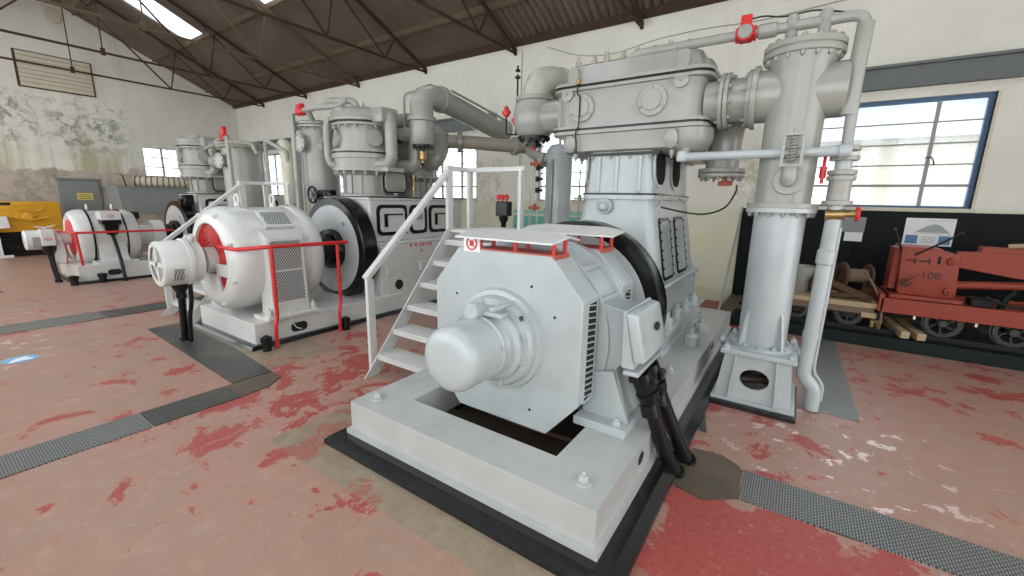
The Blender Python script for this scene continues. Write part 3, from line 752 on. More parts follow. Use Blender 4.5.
# crankcase base
m = MB(); m.box(AX-.62, AX+.62, 3.66, 5.45, .30, .36, .008); m.hexa([(AX-.60, 3.70, .36), (AX+.60, 3.70, .36), (AX+.60, 5.40, .36), (AX-.60, 5.40, .36), (AX-.595, 3.72, .50), (AX+.595, 3.72, .50), (AX+.595, 5.38, .50), (AX-.595, 5.38, .50)])
m.box(AX-.64, AX+.64, 3.68, 5.42, .50, .545, .006); m.build('bedplate', 'grey', ce, 25)
m = MB(); m.box(AX-.52, AX+.52, 3.78, 5.36, .545, .90, .015); m.box(AX-.545, AX+.545, 3.75, 5.39, .86, .92, .012); m.build('crankcase', 'grey', ce, 25)
for sx in (1, -1):
    for y in (3.85, 4.25, 4.62, 4.98):
        m = MB(); p = (AX+sx*.585, y, .545); m.cyl(p, (p[0], p[1], .56), .058, n=18); m.lathe([(.05, .56), (.05, .625), (.034, .64), (.022, .645), (.022, .685), (.012, .69)], (p[0], p[1], 0), (0, 0, 1), 8); m.build('holding_nut', 'grey', ce, 30)
    for y in (4.25, 4.72):
        m = MB(); p = (AX+sx*.745, y, 0); m.lathe([(.075, .30), (.075, .39), (.05, .42), (.026, .425), (.026, .47), (.012, .475)], p, (0, 0, 1), 8); m.build('foundation_nut', 'grey', ce, 30)
    for z in (.66, .80):
        m = MB(); m.cyl((AX+sx*.515, 5.12, z), (AX+sx*.545, 5.12, z), .03, n=14); m.build('side_plug', 'grey', ce)
# trunk: tapering A frame
def rrect3(cx, hx, y0, y1, r, z, k=4): return [(a, b, z) for a, b in rrect(cx-hx, cx+hx, y0, y1, r, k)]
m = MB(); m.loft([rrect3(AX, .485, 3.86, 5.42, .10, .90), rrect3(AX, .455, 3.87, 5.40, .10, 1.05), rrect3(AX, .345, 3.93, 5.36, .09, 1.70)])
m.loft([rrect3(AX, .365, 3.90, 5.38, .09, 1.685), rrect3(AX, .365, 3.90, 5.38, .09, 1.725)]); m.build('trunk_casting', 'grey', ce, 30)
m = MB(); m.loft([rrect3(AX, .367, 3.897, 5.383, .09, 1.725), rrect3(AX, .367, 3.897, 5.383, .09, 1.742)]); m.build('joint_gasket', 'black', ce)
trx = lambda z: .345+(1.70-z)/.65*.11
for sx in (1, -1):
    for y0, y1 in ((4.02, 4.40), (4.58, 4.98)):
        def pt(u, v, t): return (AX+sx*(trx(v)+t), u, v)
        m = MB(); m.ringplate(rrect(y0, y1, .93, 1.52, .05), rrect(y0+.036, y1-.036, .966, 1.484, .03), pt, -.004, .012)
        for k in range(7):
            for y in (y0+.018, y1-.018): q = pt(y, .965+.085*k, .011); m.hexnut(q, (sx, 0, .17), .010, .012, .3)
        h = m.build('inspection_hatch', 'black', ce)
        m = MB(); m.prism(rrect(y0+.032, y1-.032, .962, 1.488, .03), pt, -.004, .014); m.build('hatch_cover', 'grey', h)
m = MB(); m.cyl((AX-.1, 3.90, 1.62), (AX-.1, 3.87, 1.615), .075, n=24, bev=.006); m.lathe([(.045, 0), (.045, .03), (.03, .045), (.0, .05)], (AX-.1, 3.87, 1.615), (0, -1, -.05), 6); m.build('round_plug', 'grey', ce)
m = MB(); m.box(AX-.16, AX-.06, 3.87, 3.88, 1.365, 1.395, .002); m.build('name_plate', 'greydull', ce)
# distance piece with oval openings
m = MB(); m.loft([rrect3(AX, .335, 3.94, 5.34, .07, 1.742), rrect3(AX, .315, 3.95, 5.33, .07, 2.12)])
for x in (-.20, -.02, .20): m.box(AX+x-.018, AX+x+.018, 3.925, 3.96, 1.75, 2.08, .006)
m.build('distance_piece', 'grey', ce, 30)
for sx in (1, -1):
    for yc in (4.13, 4.72):
        pt = lambda u, v, t: (AX+sx*(.316+t+(2.12-v)*.05), u, v)
        m = MB(); m.prism(rrect(yc-.19, yc+.19, 1.79, 2.16, .16, 6), pt, -.004, .012); r_ = m.build('opening_rim', 'grey', ce)
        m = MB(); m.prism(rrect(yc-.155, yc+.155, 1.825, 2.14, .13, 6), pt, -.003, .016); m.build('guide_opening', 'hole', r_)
m = MB(); m.box(AX-.37, AX+.37, 3.925, 5.36, 2.085, 2.112); m.build('neck_gap_shade', 'black', ce)  # black plate stands in for the shaded gap under the head
# cylinder block and covers
HX, HY0, HY1 = .715, 3.90, 5.50
def slab(hx, y0, y1, r, z): return rrect3(AX, hx, y0, y1, r, z, 5)
m = MB(); m.loft([slab(.56, 4.0, 5.4, .16, 2.10), slab(.64, 3.93, 5.46, .17, 2.14), slab(.665, 3.92, 5.47, .17, 2.29), slab(.735, 3.88, 5.50, .14, 2.295), slab(.735, 3.88, 5.50, .14, 2.325)]); lc = m.build('lower_cover', 'greydull', ce, 30)
m = MB(); m.loft([slab(.735, 3.877, 5.503, .14, 2.325), slab(.735, 3.877, 5.503, .14, 2.345)]); m.build('lower_gasket', 'black', ce)
m = MB(); m.loft([slab(.735, 3.88, 5.50, .14, 2.345), slab(.735, 3.88, 5.50, .14, 2.37), slab(.68, 3.91, 5.47, .14, 2.375), slab(.68, 3.91, 5.47, .14, 2.685), slab(.735, 3.88, 5.50, .14, 2.69), slab(.735, 3.88, 5.50, .14, 2.715)]); cb = m.build('cylinder_block', 'greydull', ce, 30)
m = MB(); m.loft([slab(.737, 3.877, 5.503, .14, 2.715), slab(.737, 3.877, 5.503, .14, 2.737)]); m.build('upper_gasket', 'black', ce)
m = MB(); m.loft([slab(.735, 3.88, 5.50, .14, 2.737), slab(.735, 3.88, 5.50, .14, 2.765), slab(.665, 3.92, 5.47, .14, 2.77), slab(.61, 3.97, 5.42, .15, 2.925), slab(.57, 4.02, 5.38, .14, 2.95)]); tc = m.build('top_cover', 'greydull', ce, 30)
for x in (-.40, .27):
    m = MB(); m.cyl((AX+x, 3.915, 2.53), (AX+x, 3.885, 2.53), .13, n=32, bev=.006); m.cyl((AX+x, 3.885, 2.53), (AX+x, 3.872, 2.53), .085, n=28, bev=.004)
    for k in range(3): t = PI/2+k*2*PI/3; m.hexnut((AX+x+.108*math.cos(t), 3.886, 2.53+.108*math.sin(t)), (0, -1, 0), .011, .012, .2)
    m.build('valve_cover', 'greydull', cb)
for x, z, par, ll in ((-.50, 2.83, tc, .10), (.50, 2.82, tc, .10), (-.50, 2.21, lc, .09), (.46, 2.21, lc, .09)):
    m = MB(); up = 1 if z > 2.5 else -1
    m.prism(circ(AX+x, z, .075, 20, 1.0, 1.5), fXZ, 3.885, 3.94, .006) if False else m.lathe([(.056, 0), (.056, .045), (.045, .05), (0, .052)], (AX+x, 3.945, z), (0, -1, .12*up), 22, (1.0, 1.45)); m.build('corner_boss', 'greydull', par)
for x, z in ((-.55, 2.665), (.50, 2.665)):
    m = MB(); m.lathe([(.062, 0), (.062, .03), (.05, .034), (0, .035)], (AX+x, 3.915, z), (0, -1, 0), 20); m.hexnut((AX+x, 3.88, z), (0, -1, 0), .014, .012, .2); m.build('lifting_lug', 'greydull', cb)
# rounded bulges at the right end of the covers
m = MB(); m.lathe([(0, -.02), (.10, -.005), (.17, .04), (.20, .11), (.20, .20)], (AX+.575, 4.10, 2.09), (.0, 0, 1), 26, (.95, 1.0)); m.build('outlet_bulge', 'greydull', lc)
m = MB(); m.lathe([(.17, 0), (.165, .08), (.13, .13), (.07, .155), (0, .16)], (AX+.53, 4.3, 2.765), (0, 0, 1), 26); m.build('top_bulge', 'greydull', tc)
# studs below and above
m = MB()
for k in range(6): x = AX-.46+.185*k; m.hexnut((x, 3.955, 2.115), (0, 0, -1), .024, .05, .3)
for k in range(4):
    for sx in (1, -1): m.hexnut((AX+sx*.60, 4.4+.3*k, 2.14), (0, 0, -1), .026, .05, .6)
m.build('cover_studs', 'greydull', lc)
m = MB()
for k in range(8):
    x = AX-.50+.143*k; m.lathe([(.030, 0), (.030, .045), (.020, .05), (.020, .085), (.012, .09)], (x, 4.00+.05*(k % 2), 2.93), (0, 0, 1), 8)
m.box(AX-.16, AX-.02, 4.08, 4.14, 2.94, 2.975, .004); m.build('top_fittings', 'copper', tc)
m = MB(); m.tube([(AX-.43, 3.86, 2.76), (AX-.43, 3.855, 2.66), (AX-.40, 3.86, 2.62), (AX-.40, 3.86, 2.36), (AX-.43, 3.86, 2.32), (AX-.43, 3.90, 2.12)], .007, 6, .03); m.build('oil_line', 'iron', ce)
m = MB(); m.box(AX-.45, AX-.41, 3.85, 3.89, 2.735, 2.785, .003); m.build('oil_line_elbow', 'brass', ce)
m = MB(); m.tube([(AX+.40, 3.97, 1.745), (AX+.43, 3.90, 1.70), (AX+.40, 3.90, 1.66), (AX+.375, 3.93, 1.62)], .006, 6, .02); m.build('drip_pipe', 'steel', ce)
m = MB(); m.tube([(AX+.42, 4.6, 2.1), (AX+.42, 4.6, 1.70), (AX+.42, 4.9, 1.66)], .008, 6, .03); m.build('drip_pipe', 'steel', ce)

# suction valve and elbow on the left of the head
VX, VY, VZ = -2.63, 4.30, 2.58
m = MB(); m.lathe([(.10, -.25), (.15, -.235), (.205, -.17), (.235, -.06), (.238, .03), (.222, .11), (.20, .155), (.215, .16), (.215, .205), (.16, .21)], (VX, VY, VZ), (0, 0, 1), 36); va = m.build('suction_valve', 'greydull', ce)
m = MB(); m.box(AX-.735, AX-.68, 4.05, 4.56, 2.36, 2.80, .01); m.lathe([(.17, 0), (.17, .34)], (VX+.12, VY, VZ-.02), (1, 0, 0), 28); m.build('valve_flange', 'greydull', va)
m = MB(); m.tube([(VX+.02, VY, 2.77), (VX+.02, VY, 2.85), (VX+.03, VY+.03, 2.91), (VX+.06, VY+.10, 2.96), (VX+.09, VY+.18, 2.98), (VX+.12, VY+.30, 2.985)], .16, 28); m.cyl((VX+.12, VY+.30, 2.985), (VX+.13, VY+.34, 2.985), .175, n=28); m.build('suction_elbow', 'elbowpaint', va)
m = MB(); m.cyl((VX, VY, 2.365), (VX, VY, 2.335), .19, n=28); m.boltring((VX, VY, 2.335), (0, 0, -1), .155, 10, .018, .02); m.cyl((VX, VY, 2.335), (VX, VY, 2.27), .06, n=16); m.cyl((VX, VY, 2.29), (VX, VY, 2.255), .095, n=12); m.build('black_bonnet', 'black', va)
m = MB(); m.cyl((VX, VY, 2.255), (VX, VY, 2.225), .028, n=12); m.build('red_tip', 'red', va)
m = MB(); m.tube([(VX-.16, VY-.12, 2.76), (VX-.16, VY-.12, 3.02)], .01, 8); m.cyl((VX-.16, VY-.12, 2.98), (VX-.16, VY-.12, 3.0), .03, n=12); m.cyl((VX-.16, VY-.12, 3.05), (VX-.16, VY-.12, 3.07), .028, n=12); m.cyl((VX-.16, VY-.12, 3.07), (VX-.16, VY-.12, 3.11), .012, n=8); m.build('grease_spindle', 'iron', va)

# discharge pipe between head and column, with a blanked drop leg
dp = thing('discharge_pipe', 'fat grey flanged pipe between the near head and the tall column, with blanked leg', 'pipe', (-.62, 4.15, 1.9))
m = MB(); m.cyl((AX+.68, 4.12, 2.50), (-.44, 4.12, 2.50), .17, n=32)
m.build('pipe', 'greydull', dp)
for x0, x1 in ((-.672, -.640), (-.635, -.603), (-.475, -.44)):
    m = MB(); m.cyl((x0, 4.12, 2.50), (x1, 4.12, 2.50), .222, n=36, bev=.004)
    if x0 < -.65 or x0 > -.5: m.boltring((x0, 4.12, 2.50), (-1, 0, 0), .196, 10, .015, .02, .2)
    if -.665 < x0 < -.6: m.boltring((x1, 4.12, 2.50), (1, 0, 0), .196, 10, .015, .02, .2)
    m.build('flange', 'greydull', dp)
m = MB(); m.tube([(-.57, 4.12, 2.50), (-.60, 4.40, 2.46), (-.665, 4.52, 2.30), (-.67, 4.53, 1.97)], .145, 26, .16); lg = m.build('drop_leg', 'greydull', dp)
m = MB(); m.cyl((-.67, 4.53, 1.985), (-.67, 4.53, 1.945), .205, n=32, bev=.004); m.cyl((-.67, 4.53, 1.94), (-.67, 4.53, 1.905), .205, n=32, bev=.004); m.boltring((-.67, 4.53, 1.905), (0, 0, -1), .17, 12, .016, .025); m.build('blank_flange', 'greydull', lg)
m = MB(); m.cyl((-.62, 4.47, 1.905), (-.62, 4.47, 1.83), .014, n=8); m.cyl((-.62, 4.47, 1.86), (-.62, 4.47, 1.825), .03, n=10); m.tube([(-.68, 4.47, 1.85), (-.56, 4.47, 1.85)], .022, 8); m.build('drain_cock', 'redrust', lg)

# thin cables on the compressor side
t = MB(); t.tube([(AX+.40, 4.0, 1.62), (-.86, 4.05, 1.575), (-.70, 4.1, 1.56), (-.55, 4.2, 1.62), (-.50, 4.35, 1.78), (-.52, 4.45, 1.83)], .008, 6, .12)
solo(t, 'thin_cable', 'iron', 'thin black cable looping from the compressor trunk to the drop leg', 'cable')

# ---- aftercooler column
CX, CY = -.135, 4.06
ac = thing('aftercooler_column', 'tall grey flanged column on a pierced pedestal beside the near compressor', 'column', (CX, CY, 0))
m = MB(); m.box(CX-.325, CX+.315, 3.685, 4.43, 0, .045, .006); m.build('black_footing', 'kerbblack', ac)
m = MB(); m.box(CX-.30, CX+.30, 3.715, 4.40, .045, .075, .005); pd = m.build('pedestal', 'grey', ac, 25)
N = 32; z0, z1 = .075, .435
def face_plate(fn, t0, t1, nm):
    m = MB(); out = rect_as(N, -.275, .275, z0, z1, 0, .255)
    out = [(u*(1-.14*(v-z0)/(z1-z0)), v) for u, v in out]
    m.ringplate(out, [(.105*math.cos(2*PI*i/N), .255+.082*math.sin(2*PI*i/N)) for i in range(N)], fn, t0, t1); return m.build(nm, 'grey', pd, 25)
sl = lambda v: .045*(v-z0)/(z1-z0)
face_plate(lambda u, v, t: (CX+u, 3.75+sl(v)+t, v), 0, .015, 'pierced_plate')
face_plate(lambda u, v, t: (CX+u, 4.37-sl(v)-t, v), 0, .015, 'pierced_plate')
for sx in (1, -1):
    m = MB(); m.prism([(3.765, z0), (4.355, z0), (4.31, z1), (3.81, z1)], lambda u, v, t: (CX+sx*(.275*(1-.14*(v-z0)/(z1-z0))-t), u, v), 0, .015); m.build('side_plate', 'grey', pd, 25)
    for y, d in ((3.75, -1), (4.37, 1)):
        m = MB(); m.hexa([(CX+sx*.165-.008, y+d*.05-.0, z0), (CX+sx*.165+.008, y+d*.05, z0), (CX+sx*.165+.008, y-d*.012, z0), (CX+sx*.165-.008, y-d*.012, z0), (CX+sx*.145-.008, y-d*.045+d*.03, z1), (CX+sx*.145+.008, y-d*.045+d*.03, z1), (CX+sx*.145+.008, y-d*.05, z1), (CX+sx*.145-.008, y-d*.05, z1)]); m.build('pedestal_rib', 'grey', pd, 25)
m = MB(); m.box(CX-.24, CX+.24, 3.80, 4.32, .075, .12); m.tube([(CX-.2, 3.95, .16), (CX+.05, 4.0, .19), (CX+.2, 4.1, .15)], .035, 10); m.build('pedestal_dark_fill', 'pit', pd)  # dark block and pipe added so the pedestal opening looks dark inside
m = MB(); m.box(CX-.27, CX+.27, 3.765, 4.355, .435, .475, .006); m.build('top_plate', 'grey', pd, 25)
m = MB()
for a in (-.23, .23):
    for b in (3.80, 4.32): m.hexnut((CX+a, b, .475), (0, 0, 1), .026, .03, .5)
m.build('pedestal_nuts', 'grey', pd)
for a in (-.255, .255):
    m = MB(); m.lathe([(.02, 0), (.045, .02), (.045, .05), (.025, .065)], (CX+a, 4.05, .475), (a, 0, 0), 16); m.build('lifting_eye', 'grey', pd)
m = MB(); m.lathe([(.235, .475), (.235, .50), (.18, .502), (.18, 1.60), (.245, 1.602), (.245, 1.635), (.18, 1.635)], (CX, CY, 0), (0, 0, 1), 44)
m.boltring((CX, CY, .50), (0, 0, 1), .208, 12, .02, .02)
sh = m.build('lower_shell', 'grey', ac)
for a in (-2.25, -.85, .9, 2.2):
    m = MB(); c, s_ = math.cos(a), math.sin(a); m.prism([(.178, .50), (.245, .50), (.20, .76), (.178, .80)], lambda u, v, t: (CX+c*u-s_*t, CY+s_*u+c*t, v), -.009, .009); m.build('shell_gusset', 'grey', sh, 25)
m = MB(); m.lathe([(.19, 1.638), (.245, 1.638), (.245, 1.672), (.195, 1.674), (.195, 2.55), (.20, 2.66), (.235, 2.73), (.235, 2.735)], (CX, CY, 0), (0, 0, 1), 44)
m.boltring((CX, CY, 1.60), (0, 0, -1), .218, 14, .018, .025, .1)
m.cyl((CX-.33, CY+.03, 2.50), (CX+.30, CY+.03, 2.50), .195, n=40)
us = m.build('upper_shell', 'greydull', ac)
m = MB(); m.cyl((CX-.305, CY+.05, 2.50), (CX-.265, CY+.05, 2.50), .238, n=36, bev=.004); m.build('inlet_flange', 'greydull', us)
m = MB(); m.cyl((CX, CY, 2.735), (CX, CY, 2.775), .262, n=44, bev=.005); m.cyl((CX, CY, 2.785), (CX, CY, 2.83), .262, n=44, bev=.005); m.cyl((CX, CY, 2.772), (CX, CY, 2.788), .25, n=40)
m.boltring((CX, CY, 2.735), (0, 0, -1), .232, 16, .018, .025); m.boltring((CX, CY, 2.83), (0, 0, 1), .232, 16, .018, .02); m.build('top_flange', 'greydull', us)
# spring loaded relief valve on the column front
m = MB(); q = CX+.03; y0 = CY-.195
m.cyl((q, y0+.05, 1.84), (q, y0-.03, 1.84), .105, n=28, bev=.006); m.cyl((q, y0-.03, 1.84), (q, y0-.10, 1.845), .05, n=20, bev=.01)
m.lathe([(.035, 1.80), (.055, 1.84), (.05, 1.93), (.045, 1.94)], (q, y0-.075, 0), (0, 0, 1), 16)
rv = m.build('relief_valve', 'greydull', us)
m = MB(); m.box(q-.07, q+.07, y0-.10, y0-.05, 1.935, 1.955); m.box(q-.07, q+.07, y0-.10, y0-.05, 2.155, 2.175); m.box(q-.07, q-.05, y0-.09, y0-.06, 1.95, 2.16); m.box(q+.05, q+.07, y0-.09, y0-.06, 1.95, 2.16)
m.cyl((q, y0-.075, 2.17), (q, y0-.075, 2.21), .012, n=10)
m.tube([(q+.024*math.cos(t*.9), y0-.075+.024*math.sin(t*.9), 1.97+.185*t/60) for t in range(61)], .007, 6); m.build('spring_cage', 'greydull', us)

# ---- overhead and drop pipe run
PY_ = 3.99
pr = thing('drop_pipe_run', 'slim grey pipe from the near head over the column and down with a bent foot', 'pipe', (.235, PY_, 0))
m = MB(); m.tube([(-1.50, 4.02, 2.90), (-1.40, PY_, 2.955), (.205, PY_, 2.955), (.215, PY_, 2.08)], .036, 14, .09)
m.cyl((-.03, PY_, 2.955), (-.03, PY_+.0, 2.83), .04, n=14); m.cyl((-.23, PY_+.02, 2.955), (-.23, PY_+.02, 2.83), .04, n=14); m.lathe([(0, .065), (.03, .055), (.045, .02), (.045, -.03)], (-.03, PY_, 2.975), (0, 0, 1), 14); m.lathe([(0, .065), (.03, .055), (.045, .02), (.045, -.03)], (-.23, PY_, 2.975), (0, 0, 1), 14)
m.cyl((-.45, PY_, 2.955), (-.32, PY_, 2.955), .052, n=14, bev=.01); m.cyl((.19, PY_, 2.3), (.205, PY_, 2.9), .05, n=16)
m.build('overhead_pipe', 'greydull', pr)
m = MB(); m.cyl((-.58, PY_, 2.955), (-.48, PY_, 2.955), .062, n=14, bev=.01); m.cyl((-.53, PY_, 2.955), (-.53, PY_-.07, 2.955), .062, n=12); m.box(-.575, -.50, PY_-.03, PY_+.03, 3.01, 3.09, .006)
m.cyl((-.60, PY_, 2.955), (-.585, PY_, 2.955), .055, n=12); m.cyl((-.475, PY_, 2.955), (-.46, PY_, 2.955), .055, n=12); rvv = m.build('red_valve', 'red', pr)
m = MB(); m.cyl((-.53, PY_-.07, 2.955), (-.53, PY_-.085, 2.955), .05, n=12); m.build('valve_cap', 'greydull', rvv)
m = MB(); m.tube([(-.50, PY_, 3.06), (-.42, PY_, 3.065), (-.30, PY_, 3.03), (-.1, PY_, 3.04), (.1, PY_+.02, 2.99)], .006, 6, .05); m.build('signal_wire', 'iron', pr)
m = MB(); m.tube([(.215, PY_, 2.02), (.215, PY_, 1.60), (.21, PY_+.02, 1.38), (.195, PY_+.04, .40), (.19, PY_+.05, .295), (.285, PY_+.06, .19), (.285, PY_+.06, .012)], .052, 16, .05)
dn = m.build('drop_pipe', 'grey', pr)
m = MB(); m.cyl((.206, PY_+.02, 1.22), (.209, PY_+.015, 1.33), .062, n=16, bev=.006); m.build('pipe_coupling', 'grey', dn)
m = MB(); m.cyl((.199, PY_+.035, .62), (.2, PY_+.033, .67), .058, n=16); m.build('pipe_coupling', 'grey', dn)
m = MB(); m.tube([(.265, PY_+.02, 1.5), (.255, PY_+.05, .42), (.26, PY_+.06, .33), (.335, PY_+.06, .23), (.335, PY_+.06, .10)], .012, 8, .04); m.build('thin_conduit', 'grey', pr)
m = MB()
for z in (2.07, 2.0, 1.90, 1.86): m.cyl((.215, PY_, z-.017), (.215, PY_, z+.017), .09, n=24, bev=.004)
m.cyl((.215, PY_, 1.88), (.215, PY_, 1.70), .072, n=20); m.cyl((.215, PY_, 1.70), (.215, PY_, 1.665), .095, n=24, bev=.004); fl = m.build('sight_flanges', 'greydull', pr)
m = MB(); m.lathe([(.03, 0), (.03, .01)], (.22, PY_-.068, 1.79), (0, -1, 0), 16, (1, 1.6) if False else (.6, 1.3)); m.build('sight_glass', 'copper', fl)
m = MB(); m.cyl((.10, PY_-.02, 1.94), (.10, PY_-.02, 1.86), .022, n=10); m.cyl((.10, PY_-.02, 2.06), (.10, PY_-.02, 1.82), .012, n=8); m.build('red_pet_cock', 'red', fl)
m = MB(); m.cyl((.215, PY_, 1.655), (.215, PY_, 1.56), .05, n=16); m.cyl((.215, PY_-.03, 1.60), (.34, PY_-.03, 1.605), .024, n=12); m.cyl((.155, PY_-.03, 1.595), (.27, PY_-.03, 1.60), .04, n=12); bv = m.build('brass_valve', 'brass', pr)
m = MB(); m.tube([(.345, PY_-.03+.042*math.cos(t*PI/8), 1.605+.042*math.sin(t*PI/8)) for t in range(16)], .013, 8, closed=True); m.cyl((.335, PY_-.03, 1.605), (.36, PY_-.03, 1.605), .025, n=10); m.build('red_handwheel', 'red', bv)
hp = MB(); hp.tube([(-.885, 4.02, 2.13), (-.885, 3.835, 2.038), (-.80, 3.835, 2.038), (.205, 3.835, 2.038), (.215, PY_, 2.038)], .034, 12, .06)
hp.cyl((-.885, 3.835, 2.0), (-.885, 3.835, 2.085), .045, n=14, bev=.01); hp.cyl((.16, 3.835, 2.038), (.24, 3.835, 2.038), .044, n=14, bev=.01)
solo(hp, 'crossover_pipe', 'grey', 'slim straight horizontal pipe crossing the tall column from the near head', 'pipe')

# ---- rear vessel seen between stairs platform and trunk
RX_, RY_ = -3.33, 6.25
rt = thing('air_receiver', 'slim vertical grey vessel behind the near compressor, in front of the window', 'tank', (RX_, RY_, 0))
m = MB(); m.lathe([(.28, 0), (.28, .05), (.215, .06), (.215, 2.40), (.20, 2.47), (.13, 2.54), (0, 2.56)], (RX_, RY_, 0), (0, 0, 1), 36); m.build('shell', 'grey', rt)
m = MB(); m.tube([(RX_, RY_-.24, .1), (RX_, RY_-.24, 2.3)], .022, 8); m.build('gauge_pipe', 'greydull', rt)
for z in (.55, 1.5):
    m = MB(); m.lathe([(.21, z), (.228, z), (.228, z+.03), (.21, z+.03)], (RX_, RY_, 0), (0, 0, 1), 36); m.build('shell_band', 'grey', rt)
t = MB(); t.tube([(-4.0, 6.40, 2.52), (-3.85, 6.22, 2.42), (RX_-.1, RY_-.02, 2.30)], .075, 16, .1); t.cyl((RX_-.30, RY_-.01, 2.325), (RX_-.25, RY_-.01, 2.315), .12, n=20); t.build('inlet_pipe', 'greydull', rt)
# ================================================================ STAIRS
def stairs(dx, dy, k, lab):
    t = thing('steel_stairs', lab, 'stairs', (-2.78+dx, 2.9+dy, 0))
    x0, x1 = -3.15+dx, -2.43+dx; ya, yb, zt = 2.26+dy, 3.42+dy, 1.18*k
    for x in (x0, x1):
        m = MB(); m.prism([(ya, 0), (ya+.16, 0), (yb+.05, zt-.0), (yb+.05, zt+.16*k), (yb-.02, zt+.16*k)], fYZ, x-.006, x+.006); m.build('stringer', 'stairpaint', t, 25)
    for i in range(6):
        z = .205*k*(i+1)-.02; y = ya+.19+(yb-ya)*.162*i
        m = MB(); m.box(x0+.006, x1-.006, y-.035, y+.205, z-.012, z+.012, .003); m.box(x0+.006, x1-.006, y-.035, y-.02, z-.04, z-.012); m.build('tread', 'stairpaint', t, 25)
    m = MB(); m.box(x0-.02, x1+.02, yb+.02, yb+.80, zt+.12*k, zt+.15*k, .004); m.build('landing', 'stairpaint', t, 25)
    zr = 1.98*k if k == 1 else 1.84; zl = .93 if k == 1 else .95
    pr = [(x0-.045, 2.40+dy, .02, zl-.01, .075), (x0-.045, 3.49+dy, zt, zr, .085), (x0-.045, 3.84+dy, zt+.1, zr, .075), (x1-.06, 3.84+dy, zt+.1, zr, .075)]
    for x, y, za, zb, wd_ in pr:
        m = MB(); m.box(x-.02, x+.02, y-wd_/2, y+wd_/2, za, zb, .003); m.build('rail_post', 'stairpaint', t, 25)
    m = MB(); m.bar((x0-.045, 2.36+dy, zl-.005), (x0-.045, 3.50+dy, zr-.01), .07, .05, bev=.006); m.build('hand_rail', 'stairpaint', t, 25)
    m = MB(); m.bar((x0-.045, 3.44+dy, zr), (x0-.045, 3.86+dy, zr), .06, .05, bev=.004); m.bar((x0-.07, 3.84+dy, zr), (x1-.02, 3.84+dy, zr), .06, .05, bev=.004); m.build('top_rail', 'stairpaint', t, 25)
    for y in (4.1+dy,):
        for x in (x0, x1):
            m = MB(); m.box(x-.025, x+.025, y-.025, y+.025, 0, zt+.12*k); m.build('landing_leg', 'stairpaint', t, 25)
    return t
stairs(0, 0, 1, 'pale grey steel steps with a handrail beside the near motor')
stairs(-3.93, -.36, .94, 'pale grey steel steps mostly hidden behind the middle motor')

# ================================================================ MIDDLE AND FAR COMPRESSOR SETS
BX, BZ = -5.46, .93
def base_block(cx, yf, yb, zt, hw, lab, rectpit=False):
    t = thing('machine_plinth', lab, 'foundation', (cx, (yf+yb)/2, 0))
    m = MB(); m.box(cx-hw, cx+hw, yf, yb, .03, zt, .008); m.build('concrete_base', 'white', t, 25)
    m = MB(); m.hexa([(cx-hw-.08, yf-.08, 0), (cx+hw+.08, yf-.08, 0), (cx+hw+.08, yb, 0), (cx-hw-.08, yb, 0), (cx-hw-.05, yf-.05, .045), (cx+hw+.05, yf-.05, .045), (cx+hw+.05, yb, .045), (cx-hw-.05, yb, .045)], .006); m.build('black_kerb', 'kerbblack', t, 25)
    for y, z, ex in ((yf+.50, zt*.5, 1.5),):
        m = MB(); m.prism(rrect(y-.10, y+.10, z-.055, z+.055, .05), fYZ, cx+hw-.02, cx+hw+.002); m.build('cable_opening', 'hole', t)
    return t
